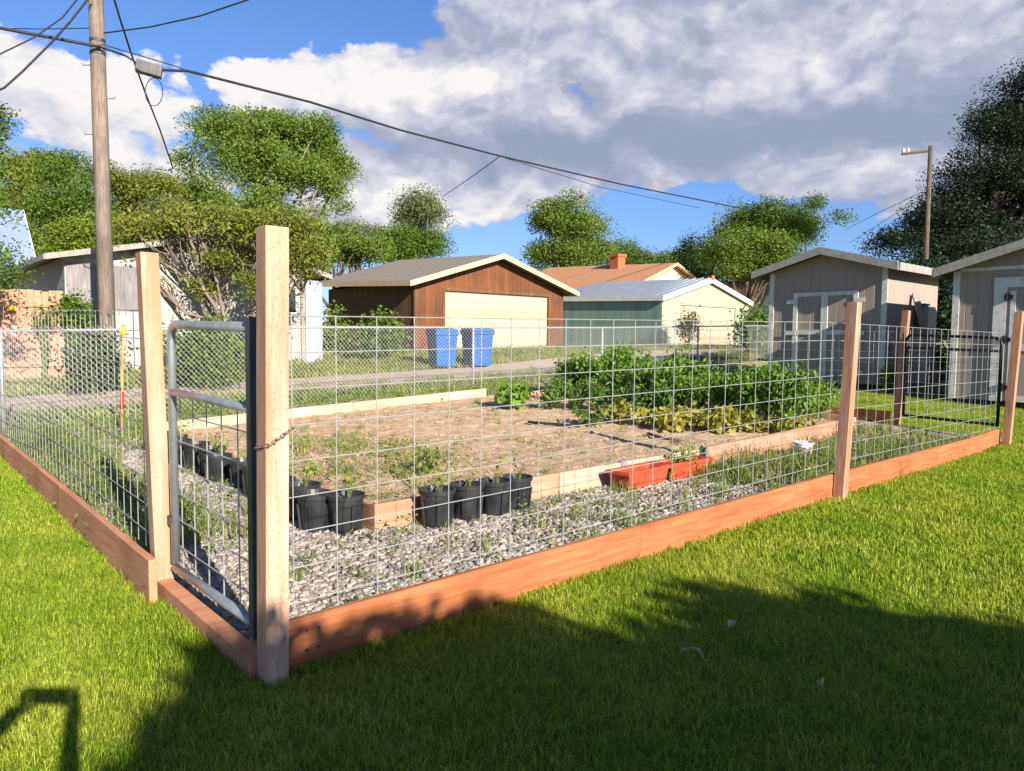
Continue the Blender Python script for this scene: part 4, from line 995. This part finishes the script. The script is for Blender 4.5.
# ================================================================== crops
def plant(name, label, cat, group, h, spread, nst, lps, leaf, aspect, m, seed, droop=.25):
    rng = np.random.default_rng(seed); t = thing(name, label, cat, (0, 0, 0), 0, group); mb = MB(); C = []; S = []
    for k in range(nst):
        a = rng.uniform(0, 6.283); r = spread*rng.uniform(.25, 1); hh = h*rng.uniform(.65, 1.05)
        pts = [np.array([math.cos(a)*r*t_**1.3, math.sin(a)*r*t_**1.3, hh*(t_-.18*droop*t_*t_)]) for t_ in np.linspace(0, 1, 5)]
        mb.tube(pts, [.008, .008, .006, .005, .003], 4)
        for _ in range(lps):
            q = rng.uniform(.15, 1.0)**.7; i = min(3, int(q*4)); p = pts[i]+(pts[i+1]-pts[i])*(q*4-i)
            C.append(p+rng.normal(size=3)*np.array([.075, .075, .045])); S.append(leaf*rng.uniform(.6, 1.25))
    mb.build('stem', MT['stem'], t)
    C = np.array(C); C[:, 2] = np.maximum(C[:, 2], .01); V, F = leaf_cloud(C, S, rng, aspect, flat=-.3); mesh_np('leaves', V, F, MT[m], t)
    return t
protos_ = [plant('potato_plant', 'tall dark green leafy crop plant in the dense patch filling the far end', 'crop plant', 'tall leafy crops at the far end of the bed', .84, .27, 14, 62, .072, .55, 'leaf_crop', 50+i) for i in range(3)]
spots = []
for y in np.arange(2.15, 6.9, .46):
    xl = np.interp(y, [2.0, 3.5, 5.0, 6.8], [8.3, 8.1, 8.2, 8.5])
    for x in np.arange(xl, 9.45, .46): spots.append((x+rnd.uniform(-.09, .09), y+rnd.uniform(-.09, .09)))
def placeall(pr, spots, smin, smax):
    for i, (x, y) in enumerate(spots):
        z = gz(x, y)+.1; s = rnd.uniform(smin, smax); o = pr[i % len(pr)]
        if i < len(pr): o.location = (x, y, z); o.scale = (s, s, s); o.rotation_euler = (0, 0, rnd.uniform(0, 6.3))
        else: dup(o, (x, y, z), rnd.uniform(0, 6.3), None, s)
placeall(protos_, spots, .72, 1.2)
kp = [plant('kale_plant', 'narrow leaved green crop plant in the low row beside the bare soil', 'crop plant', 'low narrow leaved crops beside the bare soil', .5, .24, 16, 10, .17, .22, 'leaf_kale', 60+i) for i in range(2)]
ks = []
for px, py in ((552, 412), (575, 412), (598, 413), (620, 415), (642, 417), (664, 419), (560, 403), (590, 403), (615, 405), (640, 408)):
    p = gpt(px, py+5); ks.append((p[0], p[1]))
placeall(kp, ks, .85, 1.15)
yp = [plant('squash_plant', 'low yellowing crop plant along the front of the tall leafy crops', 'crop plant', 'low yellowing crops before the tall ones', .3, .3, 9, 11, .12, .6, 'leaf_crop_yellow', 70+i) for i in range(2)]
ys = [(x, y) for x, y in ((6.75, 3.9), (6.95, 3.5), (7.2, 3.25), (7.4, 2.9), (7.5, 2.55), (7.7, 2.3), (7.9, 2.0), (7.1, 4.2), (7.55, 3.3), (7.8, 2.7), (6.9, 3.1), (7.25, 2.6), (8.1, 1.95))]
placeall(yp, ys, .8, 1.15)
lp1 = plant('leafy_plant', 'dark leafy plant at the back of the bare soil against the rear board', 'crop plant', None, .42, .22, 12, 24, .12, .65, 'leaf_crop', 81)
p = at(512, 412, 11.6); lp1.location = (p[0], p[1], gz(p[0], p[1])+.1)
lp2 = plant('leafy_plant', 'small dark leafy plant alone in the middle of the bare soil', 'crop plant', None, .24, .2, 8, 16, .1, .65, 'leaf_kale', 82)
p = at(589, 432, 10.2); lp2.location = (p[0], p[1], gz(p[0], p[1])+.1)
lp3 = plant('leafy_plant', 'green weed plant in the left half of the bare soil', 'weed', None, .3, .16, 8, 20, .06, .5, 'weed', 83)
p = at(428, 470, 6.9); lp3.location = (p[0], p[1], gz(p[0], p[1])+.1)
lp4 = plant('planter_sprout', 'clump of green sprouts growing in the farther red planter box', 'plant', None, .2, .2, 8, 14, .05, .5, 'leaf_crop', 84)
lp4.location = (PB[0]+.02, PB[1], .1)
hose = [at(px, py, d) for px, py, d in ((528, 428, 10.3), (545, 430, 10.2), (562, 433, 10.1), (580, 436, 10.0))]
hose = [(p[0], p[1], gz(p[0], p[1])+.15) for p in hose]; tag(MB().tube(hose, .018, 7).build('hose_piece', MT['blackpot'], smooth=True), 'short black piece of hose lying on the bare soil', 'hose')
hose = [at(px, py, d) for px, py, d in ((648, 434, 9.5), (662, 440, 9.2), (680, 444, 9.0))]
hose = [(p[0], p[1], gz(p[0], p[1])+.15) for p in hose]; tag(MB().tube(hose, .02, 7).build('stick', MT['bark'], smooth=True), 'dark stick lying on the soil before the yellowing crops', 'stick')

# ================================================================== ground cover
ston = []
for k in range(7):
    bpy.ops.mesh.primitive_ico_sphere_add(subdivisions=2, radius=.5)
    o = bpy.context.object; rr = random.Random(k); ph = [rr.uniform(0, 6) for _ in range(6)]
    sx, sy, sz = rr.uniform(.75, 1.2), rr.uniform(.6, 1), rr.uniform(.4, .65)
    for v in o.data.vertices:
        n = 1+.13*math.sin(v.co.x*7+ph[0])+.12*math.sin(v.co.y*8+ph[1])+.1*math.sin(v.co.z*7+ph[2])
        v.co = (v.co.x*n*sx, v.co.y*n*sy, v.co.z*n*sz)
    o.data.polygons.foreach_set('use_smooth', [True]*len(o.data.polygons)); o.data.materials.append(MT['stone']); o.name = 'river_stone'; ston.append(o)
sc_ = protos('stones', ston)
def stuff(name, cells, coll, dens, smin, smax, seed, tilt=.15, anyrot=False, dz=.0):
    mb = MB()
    for (x0, x1, y0, y1) in cells:
        n = max(1, int((x1-x0)/.25)); m_ = max(1, int((y1-y0)/.25))
        for i in range(n):
            for j in range(m_):
                xa, xb = x0+(x1-x0)*i/n, x0+(x1-x0)*(i+1)/n; ya, yb = y0+(y1-y0)*j/m_, y0+(y1-y0)*(j+1)/m_
                mb.add([(xa, ya, gz(xa, ya)+dz), (xb, ya, gz(xb, ya)+dz), (xb, yb, gz(xb, yb)+dz), (xa, yb, gz(xa, yb)+dz)], [(0, 1, 2, 3)])
    o = mb.build(name, None); tag(o, kind='stuff'); scatter(o, coll, dens, smin, smax, seed, tilt, anyrot); return o
stuff('gravel_stones', [(.06, 3.6, .16, 1.66), (-.04, 1.46, 1.7, 3.8)], sc_, 1350, .012, .056, 1, .5, dz=.014)
stuff('gravel_stones', [(3.6, 10.0, .16, 1.66), (.0, 1.46, 3.8, 7.6)], sc_, 950, .012, .052, 2, .5, dz=.012)

g1 = [blade_clump('grass_clump', 26, .04, .003, .05, MT['blades'], 100+k, .85, .55) for k in range(5)]
gc = protos('grass_near', g1)
stuff('lawn_grass', [(-2.6, 3.2, -3.0, .085), (-2.6, -.135, .085, 3.2), (-.135, -.055, .085, 1.3)], gc, 760, .7, 1.25, 5, .2, dz=-.022)
g2 = [blade_clump('grass_clump', 40, .04, .0045, .10, MT['blades'], 120+k, .85, .5) for k in range(4)]
gc2 = protos('grass_far', g2)
stuff('lawn_grass', [(3.2, 10.4, -4.5, .085), (-5, -.13, 3.2, 8.3), (10.5, 15, -4.5, 1.5), (10.75, 15, 1.5, 8), (-5.5, -2.6, -1, 3.2)], gc2, 260, .75, 1.3, 6, .2, dz=-.022)

wd = [blade_clump('weed_clump', 14, .16, .008, .07, MT['weed'], 140+k, .9, .6) for k in range(3)] + [blade_clump('weed_clump', 12, .12, .012, .06, MT['drygrass'], 150, 1.0, .6)]
for k in range(3):
    rng = np.random.default_rng(k); C_ = rng.normal(size=(40, 3))*np.array([.07, .07, .045])+np.array([0, 0, .06]); C_[:, 2] = np.maximum(C_[:, 2], .005)
    V, F = leaf_cloud(C_, rng.uniform(.02, .045, 40), rng); wd.append(mesh_np('weed_leaves', V, F, MT['weed'] if k else MT['leaf_crop']))
wc = protos('weeds', wd)
wg = [blade_clump('tall_weed', 22, .26, .011, .09, MT['weed'], 180+k, 1.0, .7) for k in range(3)] + [blade_clump('straw_tuft', 20, .2, .009, .1, MT['drygrass'], 190+k, 1.1, .6) for k in range(2)]
wgc = protos('tall_weeds', wg)
stuff('weeds', [(.1, 3.0, .2, 1.6), (-.0, 1.4, 1.7, 3.4)], wc, 10, .5, 1.1, 11)
stuff('weeds', [(.1, 3.0, .2, 1.6)], wgc, 5, .25, .6, 24)
stuff('weeds', [(3.0, 5.2, .2, 1.6), (0, 1.4, 3.4, 7)], wc, 16, .5, 1.0, 12)
stuff('weeds', [(5.0, 9.9, .2, 1.6)], wgc, 26, .5, 1.25, 13)
stuff('weeds', [(2.6, 5.2, .2, 1.6)], wgc, 15, .35, .8, 18)
stuff('weeds', [(5.0, 9.9, .2, 1.6)], wc, 22, .5, 1.1, 19)
stuff('weeds', [(0, .65, 2.2, 8.6)], wc, 26, .8, 1.5, 14)
stuff('weeds', [(0, .75, 2.0, 8.6)], wgc, 26, .5, 1.1, 20)
stuff('weeds', [(.1, 9.6, 7.3, 9.4), (1.0, 1.5, 6.5, 8.8)], wc, 24, .7, 1.5, 15)
stuff('weeds', [(1.7, 3.6, 2.9, 5.6), (1.6, 2.7, 2.0, 3.2)], wc, 21, .5, 1.15, 16, dz=.12)
stuff('weeds', [(1.6, 7, 1.8, 6.9)], wc, 7.0, .25, .7, 17, dz=.12)
dg = [blade_clump('dry_tuft', 26, .13, .02, .22, MT['drygrass'] if k != 1 else MT['weed'], 170+k, .9, .5) for k in range(3)]
dc = protos('dry_grass_tufts', dg)
stuff('dry_grass', [(-14, 30, 13.1, 17.4)], dc, 16, .7, 1.3, 21)
stuff('dry_grass', [(-6, 24, 9.2, 10.7), (-12, 0, 8.6, 10.4)], dc, 13, .6, 1.2, 22)
stuff('dry_grass', [(-14, 30, 11.0, 11.5)], dc, 2.5, .5, 1.0, 23)

clod = []
for k in range(3):
    bpy.ops.mesh.primitive_ico_sphere_add(subdivisions=2, radius=.5); o = bpy.context.object; rr = random.Random(40+k)
    for v in o.data.vertices: v.co = v.co*rr.uniform(.75, 1.2); v.co.z *= .6
    o.data.materials.append(MT['soil']); o.name = 'soil_clod'; clod.append(o)
stuff('soil_clods', [(1.6, 9.4, 1.8, 7.1)], protos('clods', clod), 70, .008, .032, 31, .6, dz=.118)
# fallen leaves on the lawn
lf = MB(); vs = []
for k in range(7):
    u = k/6; wd_ = .019*math.sin(math.pi*min(1, u*1.02+.02))**.8*(1.15-.4*u); x = -.035+.075*u; z = .012*math.sin(u*4)
    vs += [(x, -wd_, z+.010), (x, 0, z), (x, wd_, z+.013)]
lf.add(vs, [(k*3+q, k*3+q+1, k*3+q+4, k*3+q+3) for k in range(6) for q in range(2)]); lf.tube([(-.035, 0, .001), (-.06, .006, .008)], .0015, 4)
for i, (px, py, lab) in enumerate(((732, 640, 'small dry leaf on the shaded lawn, farthest of three'), (693, 671, 'pale curled dry leaf on the shaded lawn, middle of three'), (820, 705, 'dry brown leaf on the shaded lawn, nearest of three'))):
    p = gpt(px, py)
    if i == 0: o = lf.build('fallen_leaf', MT['deadleaf']); o0 = o
    else: o = o0.copy(); COL.objects.link(o)
    o.location = (p[0], p[1], .018); o.rotation_euler = (.15, -.3, i*1.9); o.scale = (1, 1, 1) if i != 1 else (1.25, 1.25, 1.25)
    tag(o, lab, 'leaf')

# ================================================================== behind the camera: what casts the shade on the lawn
t = tree('broadleaf_tree', 'dense round tree standing behind the photographer and shading the lawn', (-.3, -8.2, 0),
     [(-.98, 0, 3.1, .46, .6, .45), (-1.1, 0, 2.4, .5, .6, .65), (-.1, 0, 2.56, .95, .7, .8), (.8, 0, 2.36, 1.0, .7, .8), (1.55, 0, 2.38, .65, .6, .75), (2.0, 0, 2.2, .45, .5, .55), (.3, 0, 1.9, 1.5, .7, .7)], 620, 130, .14, MT['leaf_mid'], seed=77, sig=.2, gap=-9, trunk_r=.16)

# ================================================================== photographer
def person():
    t = thing('person', 'person in dark clothes standing on the lawn, holding up a phone with both hands', 'person', (CX-HF[0]*.62, CY-HF[1]*.62, 0), math.atan2(HF[1], HF[0])-math.pi/2)
    J = {}; E = []
    def j(n, p, r, par=None):
        J[n] = (p, r)
        if par: E.append((par, n))
    j('pel', (0, 0, .78), .13); j('bel', (0, .0, .92), .125, 'pel'); j('che', (0, .01, 1.1), .14, 'bel'); j('nck', (0, .02, 1.23), .055, 'che'); j('hd0', (0, .045, 1.31), .075, 'nck'); j('hd1', (0, .045, 1.41), .088, 'hd0'); j('hd2', (0, .04, 1.47), .07, 'hd1')
    for s, n in ((-1, 'l'), (1, 'r')):
        j('sh'+n, (s*.165, .0, 1.16), .06, 'che'); j('el'+n, (s*.25, .26, 1.13), .043, 'sh'+n); j('wr'+n, (s*.13, .5, 1.31), .03, 'el'+n); j('pa'+n, (s*.11, .565, 1.36), .034, 'wr'+n)
        j('hp'+n, (s*.09, 0, .72), .1, 'pel'); j('kn'+n, (s*.11, .06, .42), .065, 'hp'+n); j('an'+n, (s*.12, -.02, .085), .045, 'kn'+n); j('to'+n, (s*.14, .14, .04), .04, 'an'+n)
    names = list(J); me = bpy.data.meshes.new('body')
    me.from_pydata([J[n][0] for n in names], [(names.index(a), names.index(b)) for a, b in E], [])
    o = bpy.data.objects.new('body', me); COL.objects.link(o); o.parent = t
    sk = o.modifiers.new('skin', 'SKIN')
    for i, n in enumerate(names): me.skin_vertices[0].data[i].radius = (J[n][1], J[n][1]); me.skin_vertices[0].data[i].use_root = (n == 'pel')
    o.modifiers.new('sub', 'SUBSURF').levels = 2; o.modifiers['sub'].render_levels = 2
    me.materials.append(M('clothing', [(.3, (.03, .035, .06)), (.7, (.05, .055, .08))], ns=20, rough=.9))
    skin = M('skin', [(.3, (.45, .27, .19)), (.7, (.55, .34, .25))], ns=8, rough=.6, bmp=0)
    h = MB(); h.lathe([(.0001, -.02), (.06, .0), (.098, .05), (.104, .11), (.08, .17), (.03, .195), (.0001, .2)], c=(0, .03, 1.325), n=20, cap0=False, cap1=False); h.build('hair', MT['bark'], t, smooth=True)
    for s in (-1, 1):
        fm = MB()
        for k in range(4):
            z = 1.345+.02*k; x = s*.105
            fm.tube([(x, .565, z), (x+s*.004, .6, z+.004), (s*.09, .612, z+.006), (s*.07, .606, z+.005)], [.009, .0085, .008, .006], 7)
        fm.tube([(s*.105, .55, 1.345), (s*.085, .575, 1.335), (s*.06, .588, 1.35)], [.011, .01, .007], 7)
        fm.build('fingers', skin, t, smooth=True)
    return t
person()
ph = MB().box((0, 0, 0), (.155, .009, .075)).build('phone', MT['blackpaint'], bevel=.003)
ph.location = (CX-HF[0]*.024, CY-HF[1]*.024, 1.385); ph.rotation_euler = (0, 0, math.atan2(HF[1], HF[0])-math.pi/2); tag(ph, 'black phone held level in both hands of the person', 'phone')

# ================================================================== sun, sky, clouds
AZ = math.atan2(.988, .152); EL = R_(23)
S_dir = Vector((-math.cos(EL)*math.cos(AZ), -math.cos(EL)*math.sin(AZ), math.sin(EL)))   # toward the sun
sun = bpy.data.objects.new('sun', bpy.data.lights.new('sun', 'SUN')); COL.objects.link(sun)
sun.data.energy = 5.0; sun.data.angle = R_(.5); sun.data.color = (1, .90, .76)
sun.rotation_euler = S_dir.to_track_quat('Z', 'Y').to_euler(); sun.location = (0, 0, 30)

w = bpy.data.worlds.new('World'); sc.world = w; w.use_nodes = True
w.cycles.sampling_method = 'MANUAL'; w.cycles.sample_map_resolution = 256
nt = w.node_tree; nt.nodes.clear()
out = nt.nodes.new('ShaderNodeOutputWorld'); bgn = nt.nodes.new('ShaderNodeBackground'); L(nt, bgn.outputs[0], out.inputs[0])
SKY = .07; bgn.inputs[1].default_value = SKY
sky = nt.nodes.new('ShaderNodeTexSky'); sky.sky_type = 'NISHITA'; sky.sun_disc = False; sky.sun_elevation = EL
sky.sun_rotation = math.atan2(S_dir.x, S_dir.y); sky.air_density = 1.0; sky.dust_density = .25; sky.ozone_density = 2.2
def mth(op, a, b=None, c=None, clamp=False):
    n = nt.nodes.new('ShaderNodeMath'); n.operation = op; n.use_clamp = clamp
    for i, x in enumerate((a, b, c)):
        if x is None: continue
        if isinstance(x, (int, float)): n.inputs[i].default_value = x
        else: L(nt, x, n.inputs[i])
    return n.outputs[0]
tc = nt.nodes.new('ShaderNodeTexCoord'); dirv = tc.outputs['Generated']
def dot(v):
    n = nt.nodes.new('ShaderNodeVectorMath'); n.operation = 'DOT_PRODUCT'; L(nt, dirv, n.inputs[0]); n.inputs[1].default_value = tuple(map(float, v)); return n.outputs['Value']
# azimuth (0 along the lawn's diagonal, growing eastward) and elevation of the sky direction
az = mth('ARCTAN2', dot(r0), dot(HF)); el = mth('ARCSINE', dot((0, 0, 1)))
def ae(px, py):
    d = at(px, py, 1.0)-CAM; d /= np.linalg.norm(d); return math.atan2(d@r0, d@HF), math.asin(d[2])
COV = [(20, 75, 75, 60, .75), (110, 95, 95, 60, .75), (60, 150, 110, 40, .45), (180, 150, 60, 40, .5), (260, 70, 70, 38, .7), (330, 85, 95, 42, .85), (430, 100, 85, 40, .85), (470, 35, 70, 40, .7),
             (600, 70, 160, 90, .95), (790, 80, 200, 100, 1.0), (980, 90, 160, 130, 1.0), (480, 150, 140, 28, .6), (700, 140, 190, 26, .7), (430, 195, 130, 34, 1.0), (520, 198, 70, 30, .7), (350, 205, 60, 30, .5), (690, 178, 60, 12, .42), (830, 160, 110, 26, .55), (880, 215, 60, 16, .4), (380, 235, 140, 14, .25), (60, 185, 130, 18, .35)]
NEG = [(270, 18, 75, 32, .9), (370, 20, 60, 26, .7), (650, 228, 110, 34, .9), (600, 176, 70, 14, .6), (480, 250, 80, 14, .5), (80, 12, 90, 24, .9), (205, 95, 16, 50, .6), (20, 132, 70, 14, .6), (750, 205, 90, 18, .6), (170, 22, 60, 24, .6), (868, 228, 60, 22, .9), (345, 140, 60, 10, .3)]
def field(da, de):
    """cloud density at a small offset in azimuth and elevation"""
    a_ = mth('ADD', az, da); e_ = mth('ADD', el, de)
    cmb = nt.nodes.new('ShaderNodeCombineXYZ'); L(nt, a_, cmb.inputs[0]); L(nt, mth('MULTIPLY', e_, 1.6), cmb.inputs[1])
    def nz(scale, detail, rough, off=(0, 0, 0), dist=0):
        mp = nt.nodes.new('ShaderNodeMapping'); mp.inputs['Location'].default_value = off; L(nt, cmb.outputs[0], mp.inputs[0])
        return noise(nt, mp.outputs[0], scale, detail, rough, dist)
    n1 = nz(5.5, 7, .58, (3.1, 1.7, .4)); wz = nz(7, 5, .6, (9, 4, 2)); wy = nz(7, 5, .6, (2, 8, 5))
    vo = nt.nodes.new('ShaderNodeTexVoronoi'); vo.feature = 'F1'; vo.inputs['Scale'].default_value = 13; vo.inputs['Detail'].default_value = 2; vo.inputs['Roughness'].default_value = .55; vo.distance = 'EUCLIDEAN'
    mp = nt.nodes.new('ShaderNodeMapping'); mp.inputs['Location'].default_value = (1.7, 4.4, 0); L(nt, cmb.outputs[0], mp.inputs[0])
    ad = nt.nodes.new('ShaderNodeVectorMath'); ad.operation = 'MULTIPLY_ADD'
    c2 = nt.nodes.new('ShaderNodeCombineXYZ'); L(nt, wz, c2.inputs[0]); L(nt, wy, c2.inputs[1]); L(nt, c2.outputs[0], ad.inputs[0]); ad.inputs[1].default_value = (.18, .18, 0); L(nt, mp.outputs[0], ad.inputs[2]); L(nt, ad.outputs[0], vo.inputs['Vector'])
    d = mth('MULTIPLY', mth('SUBTRACT', n1, .5), 1.7)
    return mth('ADD', d, mth('MULTIPLY', mth('SUBTRACT', VO0, vo.outputs['Distance']), .75)), wz, wy, nz
VO0 = .80
relief, wz, wy, nz = field(0.0, 0.0)
relief_up = field(.012, .026)[0]
azw = mth('ADD', az, mth('MULTIPLY', mth('SUBTRACT', wz, .5), .14)); elw = mth('ADD', el, mth('MULTIPLY', mth('SUBTRACT', wy, .5), .10))
def blob(px, py, rx, ry, wgt):
    a, e = ae(px, py); ra, re = rx/FPX, ry/FPX
    x = mth('DIVIDE', mth('SUBTRACT', azw, a), ra); y = mth('DIVIDE', mth('SUBTRACT', elw, e), re)
    return mth('MULTIPLY', mth('EXPONENT', mth('MULTIPLY', mth('ADD', mth('MULTIPLY', x, x), mth('MULTIPLY', y, y)), -1.0)), wgt)
def total(L_):
    t_ = None
    for b_ in L_:
        v = blob(*b_); t_ = v if t_ is None else mth('ADD', t_, v)
    return t_
dens = mth('ADD', mth('SUBTRACT', mth('MINIMUM', total(COV), 1.3), total(NEG)), relief)
n2 = nz(14, 8, .6, (7.7, 2.3, 1.1)); n3 = nz(3.2, 6, .55, (1.3, 5.9, 2.2))
mr = nt.nodes.new('ShaderNodeMapRange'); mr.interpolation_type = 'SMOOTHSTEP'; L(nt, dens, mr.inputs[0]); mr.inputs[1].default_value = .32; mr.inputs[2].default_value = .68
cfac = mr.outputs[0]
# how strongly a cloud is lit: its own relief, bright cumulus on the left, dull underside of the big bank on the right
lit = total([(30, 70, 110, 50, .8), (150, 80, 80, 60, .8), (280, 80, 80, 40, .85), (400, 92, 100, 34, .9), (470, 80, 60, 30, .4), (430, 205, 130, 30, 1.1), (640, 75, 60, 22, .35), (770, 80, 50, 26, .45), (920, 20, 100, 30, .5), (560, 30, 90, 30, .3), (840, 165, 90, 18, .35), (690, 180, 60, 12, .4), (120, 170, 120, 20, .3)])
dark = total([(480, 145, 150, 22, .35), (680, 145, 210, 24, .5), (850, 125, 180, 26, .4), (60, 160, 90, 14, .3), (980, 130, 100, 40, .2)])
lv = mth('ADD', mth('SUBTRACT', mth('MULTIPLY', lit, .8), dark), mth('MULTIPLY', mth('SUBTRACT', n3, .5), .6)); lv = mth('ADD', lv, mth('MULTIPLY', mth('SUBTRACT', n2, .5), .4))
lv = mth('ADD', lv, mth('MULTIPLY', mth('SUBTRACT', relief, relief_up), .75)); lv = mth('ADD', lv, .05)
mr2 = nt.nodes.new('ShaderNodeMapRange'); L(nt, lv, mr2.inputs[0]); mr2.inputs[1].default_value = -.45; mr2.inputs[2].default_value = .85
K = 1/SKY
CS = .46
ccol = ramp(nt, mr2.outputs[0], [(0, tuple(K*CS*x for x in (.33, .385, .53))), (.35, tuple(K*CS*x for x in (.43, .465, .61))), (.65, tuple(K*CS*x for x in (.66, .67, .77))), (1, tuple(K*CS*x for x in (.98, .95, .94)))])
skyc = mixc(nt, 1.0, sky.outputs[0], ramp(nt, el, [(0, (.54, .62, .96)), (.16, (.57, .71, 1.06)), (.45, (.62, .82, 1.15))]), 'MULTIPLY')
skyc = mixc(nt, cfac, skyc, ccol)
# added dark layer over the unseen upper sky, cuts ambient light in the shade
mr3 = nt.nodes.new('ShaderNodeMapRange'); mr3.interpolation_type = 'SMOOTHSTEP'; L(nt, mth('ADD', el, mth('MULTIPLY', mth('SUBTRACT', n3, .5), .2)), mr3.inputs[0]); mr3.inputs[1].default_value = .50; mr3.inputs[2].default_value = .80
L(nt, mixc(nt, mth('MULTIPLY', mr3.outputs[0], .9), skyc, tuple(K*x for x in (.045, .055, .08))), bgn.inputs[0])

# ================================================================== camera and output
cam = bpy.data.objects.new('camera', bpy.data.cameras.new('camera')); COL.objects.link(cam)
cam.data.sensor_width = 36; cam.data.lens = FPX/1024*36; cam.data.clip_start = .02; cam.data.clip_end = 3000
Mx = Matrix(((Rv[0], Uv[0], -Fv[0], CAM[0]), (Rv[1], Uv[1], -Fv[1], CAM[1]), (Rv[2], Uv[2], -Fv[2], CAM[2]), (0, 0, 0, 1)))
cam.matrix_world = Mx; sc.camera = cam
vs_ = sc.view_settings; vs_.view_transform = 'Standard'; vs_.look = 'None'; vs_.gamma = 1; vs_.exposure = 1.1
sc.render.engine = 'CYCLES'; sc.cycles.use_denoising = True; sc.cycles.max_bounces = 6; sc.cycles.transparent_max_bounces = 4
